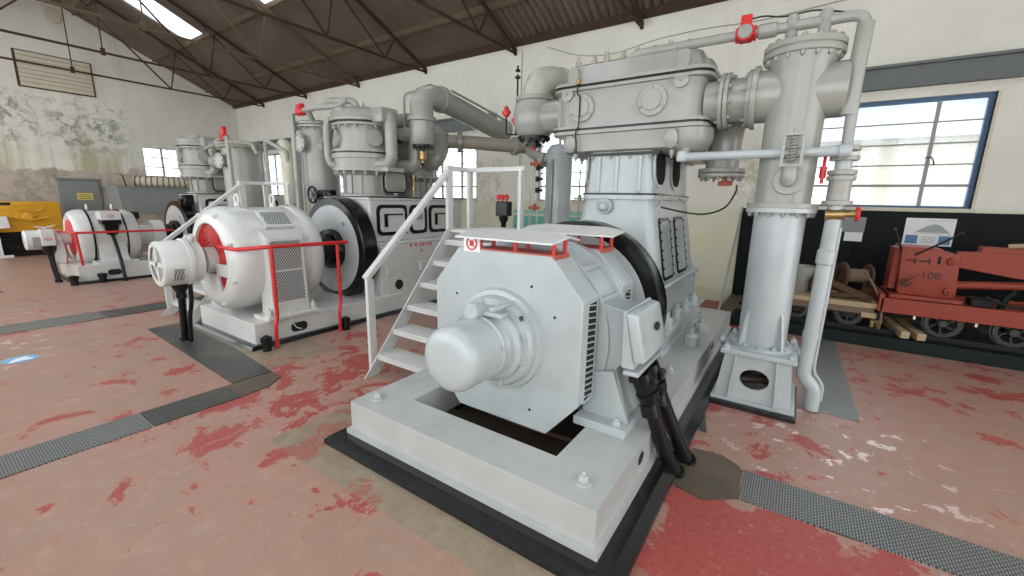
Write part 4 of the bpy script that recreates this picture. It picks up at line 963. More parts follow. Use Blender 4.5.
def engine(cx, dy, lab, zax):
    """two cylinder vertical compressor body"""
    t = thing('air_compressor', lab, 'compressor', (cx, 4.7+dy, .27))
    Y = lambda y: y+dy
    m = MB(); m.box(cx-.66, cx+.66, Y(3.82), Y(5.75), .27, .98, .01); m.box(cx-.60, cx+.60, Y(3.80), Y(5.77), .98, 1.03, .012); bd = m.build('bedplate', 'white', t, 25)
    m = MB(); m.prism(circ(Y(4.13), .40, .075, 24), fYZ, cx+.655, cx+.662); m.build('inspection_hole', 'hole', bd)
    for y in (3.95, 4.6, 5.3):
        m = MB(); m.box(cx+.655, cx+.70, Y(y)-.06, Y(y)+.06, .56, .70, .008); m.build('side_lug', 'white', bd, 25)
    m = MB(); m.box(cx-.51, cx+.51, Y(3.78), Y(5.72), 1.03, 1.63, .015); m.box(cx-.53, cx+.53, Y(3.76), Y(5.74), 1.625, 1.655, .004); m.build('crankcase', 'white', t, 25)
    m = MB(); m.box(cx-.532, cx+.532, Y(3.757), Y(5.743), 1.655, 1.672); m.build('top_gasket', 'black', t)
    for y0, y1, ln in ((3.89, 4.45, 1), (4.50, 4.86, 0), (4.91, 5.47, 1)):
        m = MB(); m.ringplate(rrect(Y(y0), Y(y1), 1.12, 1.56, .09), rrect(Y(y0)+.05, Y(y1)-.05, 1.17, 1.51, .06), fYZ, cx+.508, cx+.528)
        for k in range(10): yy = Y(y0)+.03+(y1-y0-.06)*(k % 5)/4; m.hexnut((cx+.526, yy, 1.145 if k < 5 else 1.535), (1, 0, 0), .014, .014, .3)
        h = m.build('inspection_door', 'black', t)
        m = MB(); m.prism(rrect(Y(y0)+.045, Y(y1)-.045, 1.165, 1.515, .06), fYZ, cx+.508, cx+.524, .004); m.build('door_cover', 'white', h)
        if ln:
            m = MB(); m.bar((cx+.535, Y(y0)+.13, 1.42), (cx+.535, Y(y1)-.10, 1.42), .015, .02); m.bar((cx+.535, Y(y0)+.15, 1.43), (cx+.535, Y(y0)+.15, 1.24), .02, .05, (0, 1, 0)); m.build('door_clamp', 'black', h)
        else:
            m = MB(); m.box(cx+.523, cx+.529, Y(y0)+.09, Y(y1)-.09, 1.33, 1.42); m.build('maker_plate', 'greydull', h)
    m = MB(); z = 1.005-.07
    for k, (w_, h_) in enumerate(((.03, .05), (.012, .05), (.035, .05), (.012, .045), (.03, .05), (.03, .05), (.012, .05), (.03, .045), (.035, .05))): m.box(cx+.659, cx+.6615, Y(4.36)+.052*k, Y(4.36)+.052*k+w_, z, z+h_)
    m.box(cx+.659, cx+.6615, Y(4.58), Y(4.61), z-.09, z-.045); m.build('red_lettering', 'redprint', bd)
    # cylinders
    for yc, s in ((4.16, 1.0), (5.12, .82)):
        c = (cx, Y(yc), 0); R = .46*s; z0 = 1.672; hz = lambda z: z0+(z-(.115 if z > 1.9 else 0)-z0)*(1.0 if s == 1 else .86)
        m = MB(); m.lathe([(.40*s, z0), (.40*s, hz(1.70)), (.33*s, hz(1.71)), (.33*s, hz(2.08)), (.38*s, hz(2.14))], c, (0, 0, 1), 36)
        for k in range(14): a = 2*PI*k/14; m.bar((cx+.335*s*math.cos(a), Y(yc)+.335*s*math.sin(a), hz(1.71)), (cx+.335*s*math.cos(a), Y(yc)+.335*s*math.sin(a), hz(2.09)), .02, .03, (math.cos(a), math.sin(a), 0))
        m.boltring((cx, Y(yc), hz(1.70)), (0, 0, 1), .37*s, 16, .016, .02)
        m.build('distance_piece', 'greydull', t)
        m = MB(); m.lathe([(.36*s, hz(2.13)), (R+.02, hz(2.14)), (R+.02, hz(2.19)), (R-.015, hz(2.195)), (R-.01, hz(2.31)), (R+.02, hz(2.315)), (R+.02, hz(2.375)), (R-.02, hz(2.38))], c, (0, 0, 1), 40); m.boltring((cx, Y(yc), hz(2.14)), (0, 0, -1), R-.02, 18, .022, .05); lc_ = m.build('lower_head', 'greydull', t)
        m = MB(); m.cyl((cx, Y(yc), hz(2.376)), (cx, Y(yc), hz(2.402)), R+.012, n=40); m.cyl((cx, Y(yc), hz(2.785)), (cx, Y(yc), hz(2.81)), R+.005, n=40); m.cyl((cx, Y(yc), hz(2.41)), (cx, Y(yc), hz(2.80)), .2, n=12); m.build('head_gasket', 'black', t)
        m = MB(); m.lathe([(R+.015, hz(2.40)), (R+.015, hz(2.43)), (.385*s, hz(2.435)), (.385*s, hz(2.75)), (R, hz(2.755)), (R, hz(2.787))], c, (0, 0, 1), 40)
        for a in (-1.95, -.35): m.cyl((cx+.36*s*math.cos(a), Y(yc)+.36*s*math.sin(a), hz(2.59)), (cx+.425*s*math.cos(a), Y(yc)+.425*s*math.sin(a), hz(2.59)), .12*s, n=24, bev=.006)
        m.build('cylinder', 'greydull', t)
        m = MB(); m.lathe([(R, hz(2.808)), (R+.035, hz(2.81)), (R+.035, hz(2.85)), (R+.01, hz(2.86)), (R+.005, hz(2.94)), (R-.04, hz(2.985)), (R-.14, hz(3.0)), (0, hz(3.005))], c, (0, 0, 1), 40); m.boltring((cx, Y(yc), hz(2.755)), (0, 0, -1), R-.03, 20, .018, .035)
        m.lathe([(.025, hz(3.0)), (.025, hz(3.05)), (.012, hz(3.055)), (.012, hz(3.09))], (cx+.12, Y(yc)-.1, 0), (0, 0, 1), 8); m.build('top_head', 'greydull', t)
    # rounded bypass casings either side of the low pressure cylinder
    yc = Y(4.16)
    for pts, r, nm in (([(cx+.38, yc-.12, 2.765), (cx+.55, yc-.05, 2.785), (cx+.60, yc-.03, 2.685), (cx+.60, yc-.03, 2.205), (cx+.55, yc-.05, 2.125), (cx+.38, yc-.10, 2.125)], .085, 'bypass_casing'),
                       ([(cx+.30, yc+.30, 2.765), (cx+.52, yc+.42, 2.785), (cx+.58, yc+.45, 2.685), (cx+.58, yc+.45, 2.205), (cx+.52, yc+.42, 2.125), (cx+.30, yc+.30, 2.125)], .10, 'bypass_casing'),
                       ([(cx-.36, yc-.22, 2.765), (cx-.48, yc-.28, 2.745), (cx-.50, yc-.29, 2.645), (cx-.50, yc-.29, 2.225), (cx-.46, yc-.27, 2.125), (cx-.34, yc-.2, 2.125)], .06, 'bypass_casing')):
        m = MB(); m.tube(pts, r, 18, .10); m.build(nm, 'greydull', t)
    m = MB(); m.box(cx+.30, cx+.62, yc-.20, yc+.10, 2.665, 2.865, .03, 2); m.build('bypass_flange', 'greydull', t, 30)
    m = MB(); m.box(cx+.34, cx+.66, yc-.16, yc+.14, 2.015, 2.075, .006); m.build('bypass_flange', 'greydull', t, 30)
    m = MB(); m.prism(rrect(yc-.02, yc+.36, 1.745, 2.015, .07), fYZ, cx+.30, cx+.44, .02, 2); m.build('valve_chest', 'greydull', t, 30)
    m = MB(); m.ringplate(rrect(yc-.045, yc+.385, 1.725, 2.015, .08), rrect(yc-.005, yc+.345, 1.765, 2.005, .06), fYZ, cx+.40, cx+.418); m.build('chest_gasket', 'black', t)
    # discharge elbow on its valve
    vx, vy = cx+.83, Y(4.50)
    m = MB(); m.lathe([(.09, 2.40), (.15, 2.41), (.175, 2.45), (.175, 2.72), (.205, 2.73), (.205, 2.78), (.16, 2.785)], (vx, vy, 0), (0, 0, 1), 30); m.cyl((vx-.40, vy, 2.58), (vx-.1, vy, 2.58), .10, n=18); va_ = m.build('discharge_valve', 'greydull', t)
    m = MB(); m.cyl((vx, vy, 2.41), (vx, vy, 2.385), .14, n=24); m.cyl((vx, vy, 2.385), (vx, vy, 2.32), .04, n=12); m.boltring((vx, vy, 2.385), (0, 0, -1), .115, 8, .014, .03); m.build('black_bonnet', 'black', va_)
    m = MB(); m.lathe([(.05, 2.20), (.06, 2.21), (.06, 2.32), (.045, 2.33)], (vx, vy, 0), (0, 0, 1), 14); m.cyl((vx, vy, 2.16), (vx, vy, 2.2), .02, n=8); m.build('brass_lubricator', 'brass', va_)
    # brass oil column between the cylinders
    m = MB()
    m.cyl((cx+.46, Y(4.66), 1.672), (cx+.46, Y(4.66), 2.10), .014, n=8)
    for z in (1.78, 1.95): m.cyl((cx+.46, Y(4.66), z), (cx+.46, Y(4.66), z+.05), .035, n=10); m.cyl((cx+.40, Y(4.66), z+.02), (cx+.53, Y(4.66), z+.02), .016, n=8)
    m.build('oil_column', 'brass', t)
    return t
def rail_run(pts, lab): 
    m = MB()
    for p in pts: m.tube(p, .021, 10, .05)
    return solo(m, 'guard_rail', 'red', lab, 'railing')

# ---- middle set
base_block(BX, 2.06, 6.2, .275, .70, 'white foundation block with a black kerb under the middle motor')
engine(BX, 0, 'middle two cylinder compressor with black framed doors in a white crankcase', BZ)
mo = thing('electric_motor', 'round white motor with red mesh windows and side grilles in the middle', 'motor', (BX, 2.6, .275))
m = MB(); m.lathe([(.41, 2.10), (.41, 1.985), (.45, 1.98), (.51, 1.995), (.565, 2.045), (.592, 2.12), (.60, 2.22), (.60, 2.30), (.575, 2.305)], (BX, 0, BZ), (0, 1, 0), 56)
m.boltring((BX, 2.02, BZ), (0, -1, 0), .53, 8, .024, .035, .39); eb = m.build('end_bell', 'white', mo)
m = MB(); m.lathe([(.10, 2.025), (.415, 2.025), (.415, 2.06)], (BX, 0, BZ), (0, 1, 0), 48); rg = m.build('red_grille', 'meshred', eb)
for r_ in (.17, .21, .25, .29, .33, .37, .405):
    m = MB(); m.tube([(BX+r_*math.cos(k*PI/24), 2.02, BZ+r_*math.sin(k*PI/24)) for k in range(48)], .007, 6, closed=True); m.build('grille_ring', 'red', rg)
for sx in (1, -1): m = MB(); m.box(min(BX+sx*.14, BX+sx*.46), max(BX+sx*.14, BX+sx*.46), 1.975, 2.05, BZ-.17, BZ-.03, .012); m.build('bell_arm', 'white', eb, 25)
m = MB(); m.prism([(BX-.43, BZ-.16), (BX+.12, BZ-.16), (BX+.16, BZ-.30), (BX+.22, BZ-.40), (BX+.10, BZ-.44), (BX-.15, BZ-.42), (BX-.33, BZ-.30)], fXZ, 1.985, 2.025, .006); m.build('bell_plate', 'white', eb, 25)
m = MB(); m.lathe([(.10, 1.86), (.10, 1.90), (.145, 1.92), (.145, 2.10)], (BX, 0, BZ), (0, 1, 0), 30); m.build('front_bearing', 'white', eb)
m = MB(); m.lathe([(.585, 2.30), (.585, 2.84), (.60, 2.845), (.61, 2.88), (.605, 2.96), (.57, 3.02), (.50, 3.07), (.30, 3.10), (.30, 3.14)], (BX, 0, BZ), (0, 1, 0), 56); m.lathe([(.60, 2.30), (.60, 2.345), (.583, 2.345)], (BX, 0, BZ), (0, 1, 0), 56); m.boltring((BX, 3.0, BZ), (0, 1, 0), .545, 8, .024, .03, .39); st = m.build('stator_frame', 'white', mo)
for sx in (1, -1):
    g = lambda u: BX+sx*u
    m = MB(); m.prism([(g(.42), .30), (g(.69), .30), (g(.68), .44), (g(.655), 1.20), (g(.50), 1.27)], fXZ, 2.29, 2.72, .008); sp = m.build('side_duct', 'white', mo, 25)
    pt = lambda u, v, t: (BX+sx*(.678-(v-.44)*.033+t), u, v)
    m = MB(); m.prism([(2.33, .46), (2.68, .46), (2.68, 1.16), (2.33, 1.16)], pt, -.004, .004); m.build('side_grille', 'meshgrey', sp)
    m = MB(); m.ringplate([(2.31, .44), (2.70, .44), (2.70, 1.18), (2.31, 1.18)], [(2.335, .465), (2.675, .465), (2.675, 1.155), (2.335, 1.155)], pt, 0, .010); m.prism([(2.335, .81), (2.675, .81), (2.675, .83), (2.335, .83)], pt, 0, .010); m.build('grille_frame', 'white', sp)
    m = MB(); m.box(min(g(.40), g(.74)), max(g(.40), g(.74)), 2.20, 2.82, .275, .315, .006); ft = m.build('mounting_foot', 'white', mo, 25)
    for y in (2.25, 2.77):
        m = MB(); m.cyl((g(.66), y, .315), (g(.66), y, .34), .045, n=16); m.hexnut((g(.66), y, .34), (0, 0, 1), .034, .05, .4); m.build('foot_bolt', 'white', ft)
    cs = PI/2-sx*.72; ux, uz = math.cos(cs), math.sin(cs)
    def pt2(u, v, t): return (BX+ux*(.60+t)-uz*v*1.0, u, BZ+uz*(.60+t)+ux*v)
    m = MB(); m.prism([(2.38, -.13), (2.72, -.13), (2.72, .13), (2.38, .13)], pt2, -.07, .02, .006); tg = m.build('top_vent', 'white', mo, 25)
    m = MB(); m.prism([(2.41, -.10), (2.69, -.10), (2.69, .10), (2.41, .10)], pt2, .018, .024); m.build('top_grille', 'meshgrey', tg)
for y in (2.33, 2.73):
    m = MB(); m.cyl((BX, y, BZ+.58), (BX, y, BZ+.63), .035, n=12); m.tube([(BX+.045*math.cos(a*PI/9), y, BZ+.675+.055*math.sin(a*PI/9)) for a in range(18)], .017, 8, closed=True); m.build('lifting_eye', 'white', mo)
# exciter
ex = thing('exciter', 'small white drum with a cross barred vent in front of the middle motor', 'exciter', (BX, 1.7, .69))
m = MB(); m.lathe([(.205, 1.53), (.205, 1.50), (.232, 1.50), (.24, 1.515), (.24, 1.72), (.255, 1.722), (.255, 1.76), (.225, 1.765), (.225, 1.86), (.19, 1.88), (.14, 1.885)], (BX, 0, BZ), (0, 1, 0), 44); m.build('drum', 'white', ex)
m = MB(); m.cyl((BX, 1.515, BZ), (BX, 1.522, BZ), .204, n=40); m.build('vent_mesh', 'meshgrey', ex)
m = MB(); m.lathe([(.185, 1.495), (.215, 1.495), (.215, 1.505), (.185, 1.505)], (BX, 0, BZ), (0, 1, 0), 40, cap=False); m.box(BX-.21, BX+.21, 1.498, 1.514, BZ-.022, BZ+.022); m.box(BX-.024, BX+.024, 1.498, 1.514, BZ-.21, BZ+.21); m.build('vent_cross', 'white', ex)
pt = lambda u, v, t: (BX+(.243+t)*math.cos(v), u, BZ+(.243+t)*math.sin(v))
m = MB()
q = [m.verts([pt(u, -.75+.6*k/5, 0) for k in range(6)]) for u in (1.57, 1.66)]
for k in range(5): m.face((q[0][k], q[0][k+1], q[1][k+1], q[1][k]))
m.build('side_mesh', 'meshgrey', ex)
m = MB(); m.hexnut((BX-.05, 1.80, BZ+.215), (0, 0, 1), .03, .05, .4); m.cyl((BX+.06, 1.80, BZ+.22), (BX+.10, 1.80, BZ+.29), .03, n=12); m.build('top_clip', 'white', ex)
m = MB(); m.lathe([(.10, .73), (.085, .68), (.045, .60), (.05, .57), (.05, .54)], (BX-.02, 1.68, 0), (0, 0, 1), 16); m.build('cable_gland', 'black', ex)
t = MB(); t.tube([(BX-.02, 1.68, .57), (BX-.12, 1.70, .30), (BX-.20, 1.71, .01)], .038, 12); t.tube([(BX-.20, 1.71, .012), (BX-.20, 1.71, .05)], .05, 12); solo(t, 'power_cable', 'black', 'thick black cable dropping from the middle white exciter drum to the floor', 'cable')
t = MB(); t.tube([(BX+.08, 1.74, .72), (BX+.06, 1.74, .5), (BX-.06, 1.74, .30), (BX-.10, 1.735, .01)], .022, 10, .1); solo(t, 'power_cable', 'black', 'slimmer black cable behind the thick one under the middle exciter drum', 'cable')
# flywheel
def fly(cx, y, zc, R, lab):
    f = thing('flywheel', lab, 'flywheel', (cx, y, zc-R))
    m = MB(); m.lathe([(R-.115, y), (R-.02, y), (R, y+.015), (R, y+.225), (R-.02, y+.24), (R-.115, y+.24)], (cx, 0, zc), (0, 1, 0), 64, cap=False); m.build('rim', 'black', f, 30)
    m = MB(); m.lathe([(.20, y+.03), (R-.11, y-.003), (R-.11, y+.20), (.2, y+.20)], (cx, 0, zc), (0, 1, 0), 56, cap=False); w_ = m.build('web', 'flyface', f)
    for a in (.9, 3.0, 5.1):
        m = MB(); m.cyl((cx+.46*math.cos(a), y-.0, zc+.46*math.sin(a)), (cx+.46*math.cos(a), y+.02, zc+.46*math.sin(a)), .035, n=16); m.build('web_hole', 'greydull', w_)
    m = MB(); m.lathe([(0, y-.34), (.20, y-.34), (.21, y-.33), (.21, y-.08), (.27, y-.075), (.28, y-.06), (.28, y+.05)], (cx, 0, zc), (0, 1, 0), 36); m.build('hub', 'black', f)
    return f
fly(BX, 3.50, BZ, .72, 'big flywheel with a white face and thick black rim in the middle')
# red guard rail
RX = BX+.86
rail_run([[(BX+.30, 1.97, 1.10), (BX+.62, 2.0, 1.09), (RX, 2.20, 1.12), (RX, 3.16, 1.11)], [(RX, 2.24, 1.11), (RX, 2.24, .36), (RX+.02, 2.20, .26), (RX+.02, 2.20, .01)], [(RX, 3.02, 1.10), (RX, 3.02, .36), (RX+.02, 2.98, .26), (RX+.02, 2.98, .01)]], 'red tubular guard rail in front of the middle motor')
for y, lab in ((2.10, 'small black bollard cap at the front corner of the middle base'), (3.07, 'small black bollard cap by the far post of the middle red rail')):
    m = MB(); m.lathe([(.045, 0), (.045, .10), (.058, .105), (.058, .15), (.04, .155), (.02, .175), (0, .176)], (RX-.0, y, .0), (0, 0, 1), 16); solo(m, 'black_stub', 'black', lab, 'stub')
t = MB(); t.tube([(BX+.715, 2.44, .34), (BX+.715, 2.47, .22), (BX+.715, 2.52, .13), (BX+.715, 2.58, .11)], .006, 6, .03); solo(t, 'loose_cord', 'paper', 'thin white cord hanging over the oval opening of the middle base', 'cord')
# big pipe from the elbow towards the back
bp = thing('discharge_pipe', 'fat grey elbow pipe rising from the middle compressor towards the back wall', 'pipe', (BX+.83, 5.4, 2.79))
m = MB(); vx, vy = BX+.83, 4.50
m.tube([(vx, vy, 2.785), (vx, vy, 2.95), (vx+.01, vy+.06, 3.05), (vx+.02, vy+.16, 3.09), (vx+.03, vy+.34, 3.085)], .165, 26, rads=[.165, .165, .165, .165, .165]); m.build('elbow', 'greydull', bp)
m = MB(); m.cyl((vx+.03, vy+.32, 3.085), (vx+.03, vy+.40, 3.085), .185, n=30, bev=.006); m.build('elbow_flange', 'greydull', bp)
m = MB(); m.tube([(vx+.03, vy+.36, 3.085), (vx+.10, 6.10, 2.86), (vx+.14, 6.3, 2.83)], .155, 26); m.build('straight_pipe', 'greydull', bp)
m = MB(); m.tube([(vx+.20, vy+.40, 3.20), (vx+.27, 6.2, 2.99)], .018, 8); m.tube([(vx-.30, vy-.05, 2.5), (vx-.30, vy-.05, 3.12), (vx-.12, vy+.02, 3.15)], .018, 8, .08); m.build('small_bore_pipe', 'greydull', bp)
m = MB(); m.cyl((vx+.13, 6.25, 2.84), (vx+.145, 6.34, 2.825), .20, n=28, bev=.005); m.build('end_flange', 'greydull', bp)
lp = thing('header_pipe', 'brownish horizontal pipe below the fat elbow pipe, running towards the slim vessel', 'pipe', (-4.5, 5.9, 2.45))
m = MB(); m.tube([(-5.15, 5.20, 2.75), (-4.98, 5.22, 2.68), (-4.92, 5.30, 2.57), (-4.66, 5.50, 2.57), (-4.20, 6.2, 2.56), (-4.05, 6.45, 2.56)], .105, 20, .1); m.build('pipe', 'copper', lp)
m = MB(); m.cyl((-4.76, 5.41, 2.57), (-4.70, 5.46, 2.57), .165, n=26, bev=.004); m.build('flange', 'greydull', lp)
m = MB(); m.cyl((-4.20, 6.18, 2.56), (-4.16, 6.25, 2.56), .15, n=26, bev=.004); m.build('flange', 'greydull', lp)
m = MB(); m.tube([(-4.95, 5.22, 2.65), (-4.90, 5.18, 2.42), (-4.95, 5.10, 2.25), (-5.1, 5.06, 2.2)], .12, 18, .12); m.build('return_bend', 'greydull', lp)
# second vertical cooler between middle engine and steps
def cooler(x, y, r, zt, lab):
    t = thing('aftercooler_column', lab, 'column', (x, y, 0))
    m = MB(); m.lathe([(r*1.25, 0), (r*1.25, .04), (r, .05), (r, zt-.09)], (x, y, 0), (0, 0, 1), 36); s_ = m.build('shell', 'greydull', t)
    m = MB(); m.cyl((x, y, zt-.09), (x, y, zt-.055), r*1.24, n=40, bev=.004); m.cyl((x, y, zt-.045), (x, y, zt-.01), r*1.24, n=40, bev=.004); m.boltring((x, y, zt-.09), (0, 0, -1), r*1.13, 16, .018, .03); m.lathe([(r*1.1, zt-.01), (r*.9, zt+.02), (0, zt+.05)], (x, y, 0), (0, 0, 1), 36); m.build('top_flange', 'greydull' if x > -8 else 'copper', t)
    m = MB(); a = -1.45; d = V((math.cos(a), math.sin(a), 0)); p = V((x, y, zt-.34)); m.cyl(p+d*(r-.05), p+d*(r+.07), .10, n=22); m.cyl(p+d*(r+.07), p+d*(r+.11), .14, n=24, bev=.006); m.boltring(p+d*(r+.11), d, .11, 8, .014, .015); m.build('blank_nozzle', 'greydull', s_)
    return t
tk = cooler(-6.62, 4.15, .285, 2.80, 'grey flanged cooler column beside the middle compressor, left of its flywheel')
m = MB(); m.tube([(-6.62+.2, 4.15, 2.44), (BX-.45, 4.12, 2.44)], .10, 18); m.lathe([(.20, 0), (.12, .14)], (-6.46, 4.13, 2.44), (1, -.1, 0), 22); m.build('side_nozzle', 'greydull', tk)
wr = thing('riser_pipe', 'slim grey pipe rising in front of the middle cooler to a red valve', 'pipe', (-6.66, 3.75, 0))
m = MB(); m.tube([(-6.66, 3.75, .0), (-6.66, 3.75, 2.90), (-6.2, 3.85, 2.95), (-5.75, 3.95, 2.95), (-5.62, 4.0, 3.03)], .04, 12, .06); m.tube([(-5.95, 3.9, 2.95), (-5.97, 3.9, 3.03), (-5.55, 4.05, 3.02), (-5.5, 4.1, 2.9)], .045, 12, .08); m.tube([(-6.35, 3.82, 2.94), (-6.40, 3.95, 2.75)], .04, 10); m.build('pipe', 'greydull', wr)
m = MB(); m.cyl((-6.55, 3.78, 2.91), (-6.42, 3.81, 2.915), .06, n=12, bev=.01); m.box(-6.52, -6.44, 3.77, 3.84, 2.93, 3.03, .01); m.cyl((-6.49, 3.74, 2.96), (-6.49, 3.84, 2.96), .05, n=12); m.build('red_valve', 'red', wr)
hw = thing('hand_wheel_valve', 'black handwheel valve at the foot of the middle cooler above the flywheel', 'valve', (-6.3, 3.93, 1.5))
m = MB(); m.tube([(-6.35+.12*math.cos(a*PI/10), 3.80, 1.68+.12*math.sin(a*PI/10)) for a in range(20)], .016, 8, closed=True)
for k in range(3): a = k*PI/3; m.bar((-6.35-.11*math.cos(a), 3.80, 1.68-.11*math.sin(a)), (-6.35+.11*math.cos(a), 3.80, 1.68+.11*math.sin(a)), .016, .012, (0, 1, 0))
m.build('handwheel', 'black', hw)
m = MB(); m.cyl((-6.35, 3.80, 1.68), (-6.35, 3.98, 1.68), .022, n=10); m.cyl((-6.35, 3.92, 1.68), (-6.35, 4.0, 1.68), .08, n=16); m.box(-6.28, -6.02, 3.88, 4.02, 1.60, 1.76, .02); m.build('valve_body', 'black', hw)

# ---- far set
CXX, CZ, CDY = -11.42, .80, .12
base_block(CXX, 1.80, 6.1, .33, .70, 'white foundation block under the far motor')
engine(CXX, CDY, 'far two cylinder compressor beside the end window', CZ)
fly(CXX, 3.58, CZ, .71, 'far flywheel with a white face, seen past the middle motor')
m = MB(); m.box(CXX+.36, CXX+.56, 3.62, 3.80, 1.40, 1.64, .02); m.box(CXX+.30, CXX+.42, 3.58, 3.72, 1.36, 1.55, .01); solo(m, 'flywheel_guard_bracket', 'black', 'small black bracket rising over the far flywheel', 'bracket')
mo = thing('electric_motor', 'far white motor with black band seams and a red front opening', 'motor', (CXX, 2.4, .33))
m = MB(); m.lathe([(.30, 1.98), (.33, 1.92), (.42, 1.90), (.48, 1.93), (.515, 2.0), (.525, 2.08), (.525, 2.12), (.50, 2.125), (.50, 2.62), (.525, 2.63), (.525, 2.72), (.48, 2.82), (.36, 2.86), (.20, 2.87), (.20, 3.1), (.30, 3.1), (.30, 3.3)], (CXX, 0, CZ), (0, 1, 0), 52); fr = m.build('frame', 'white', mo)
for y in (2.13, 2.61):
    m = MB(); m.lathe([(.515, y), (.53, y+.002), (.53, y+.022), (.515, y+.024)], (CXX, 0, CZ), (0, 1, 0), 52); m.build('black_band', 'black', mo)
m = MB(); m.lathe([(.08, 1.90), (.33, 1.905), (.33, 1.985)], (CXX, 0, CZ), (0, 1, 0), 40); m.build('red_opening', 'redprint', mo)
m = MB(); m.lathe([(.11, 1.62), (.14, 1.66), (.16, 1.76), (.13, 1.80), (.13, 1.98)], (CXX, 0, CZ), (0, 1, 0), 30); m.box(CXX-.14, CXX+.14, 1.62, 1.80, .33, CZ-.05, .02); m.build('bearing_pedestal', 'white', mo)
for sx in (1, -1):
    m = MB(); m.prism([(CXX+sx*.30, .33), (CXX+sx*.66, .33), (CXX+sx*.64, .38), (CXX+sx*.55, .44), (CXX+sx*.47, .80), (CXX+sx*.40, .80)], fXZ, 2.18, 2.58, .006); m.box(min(CXX+sx*.3, CXX+sx*.67), max(CXX+sx*.3, CXX+sx*.67), 2.08, 2.70, .33, .37, .004); m.build('mounting_foot', 'white', mo, 25)
for y in (2.2, 2.56):
    m = MB(); m.tube([(CXX+.035*math.cos(a*PI/8), y, CZ+.57+.05*math.sin(a*PI/8)) for a in range(16)], .013, 8, closed=True); m.build('lifting_eye', 'white', mo)
m = MB(); m.box(CXX+.34, CXX+.64, 2.24, 2.54, 1.14, 1.30, .012); tb = m.build('terminal_box', 'white', mo, 25)
m = MB(); m.box(CXX+.36, CXX+.63, 2.25, 2.53, 1.06, 1.14, .006); m.hexa([(CXX+.40, 2.32, .86), (CXX+.56, 2.32, .86), (CXX+.56, 2.46, .86), (CXX+.40, 2.46, .86), (CXX+.38, 2.28, 1.06), (CXX+.60, 2.28, 1.06), (CXX+.60, 2.50, 1.06), (CXX+.38, 2.50, 1.06)]); m.build('black_gland', 'black', tb, 25)
def oval_mark(x, y, z, nm, par, sc_=1.0):
    m = MB(); m.tube([(x, y+.045*sc_*math.cos(a*PI/10), z+.025*sc_*math.sin(a*PI/10)) for a in range(20)], .004, 6, closed=True); m.bar((x, y-.03*sc_, z), (x, y+.03*sc_, z), .012, .004); return m.build(nm, 'redprint', par)
oval_mark(CXX+.643, 2.39, 1.22, 'red_emblem', tb)
t = MB(); t.tube([(CXX+.50, 2.39, .90), (CXX+.62, 2.40, .70), (CXX+.78, 2.40, .35), (CXX+.85, 2.40, .02)], .028, 10, .1); t.cyl((CXX+.85, 2.40, .0), (CXX+.845, 2.40, .06), .045, n=12); solo(t, 'power_cable', 'black', 'black cable slanting from the far motor terminal box to the floor', 'cable')
exc = thing('exciter', 'far white drum with a small box and wing handle in front of the far motor', 'exciter', (CXX, 1.45, .60))
m = MB(); m.lathe([(.16, 1.32), (.175, 1.33), (.175, 1.55), (.19, 1.555), (.19, 1.60), (.12, 1.62), (.10, 1.70)], (CXX, 0, CZ-.02), (0, 1, 0), 36); m.build('drum', 'white', exc)
m = MB(); m.box(CXX+.02, CXX+.22, 1.50, 1.68, .68, .98, .012); eb = m.build('side_box', 'white', exc, 25); oval_mark(CXX+.223, 1.59, .80, 'red_emblem', eb)
m = MB(); m.bar((CXX+.1, 1.46, 1.03), (CXX+.1, 1.58, 1.0), .03, .02); m.bar((CXX+.1, 1.58, 1.0), (CXX+.1, 1.72, 1.04), .03, .02); m.cyl((CXX+.1, 1.58, .97), (CXX+.1, 1.58, 1.02), .02, n=8); m.build('wing_handle', 'white', exc)
m = MB(); m.lathe([(.10, .68), (.09, .60), (.04, .50), (.045, .46)], (CXX+.13, 1.59, 0), (0, 0, 1), 14); m.build('cable_gland', 'black', exc)
m = MB(); m.prism([(1.40, .66), (1.50, .66), (1.50, .84), (1.40, .84)], fYZ, CXX+.15, CXX+.178); m.build('side_mesh', 'meshgrey', exc)
t = MB(); t.tube([(CXX+.13, 1.59, .47), (CXX+.15, 1.60, .25), (CXX+.18, 1.62, .02)], .04, 10); t.cyl((CXX+.18, 1.62, 0), (CXX+.18, 1.62, .05), .055, n=12); solo(t, 'power_cable', 'black', 'black cable under the far exciter drum at the left', 'cable')
RX = CXX+.72
rail_run([[(CXX-.2, 1.70, .93), (RX, 1.84, .93), (RX, 3.30, .92)], [(RX, 1.86, .92), (RX, 1.88, .34)], [(CXX+.1, 1.76, .92), (CXX+.12, 1.78, .34)]], 'red tubular guard rail beside the far motor')
for y, lab in ((1.72, 'black bollard cap at the front corner of the far base'), (2.1, 'black bollard cap on the side of the far base, under the red rail')):
    m = MB(); m.lathe([(.055, 0), (.055, .11), (.07, .115), (.07, .17), (.03, .18), (0, .185)], (RX+.06, y, 0), (0, 0, 1), 14); solo(m, 'black_stub', 'black', lab, 'stub')
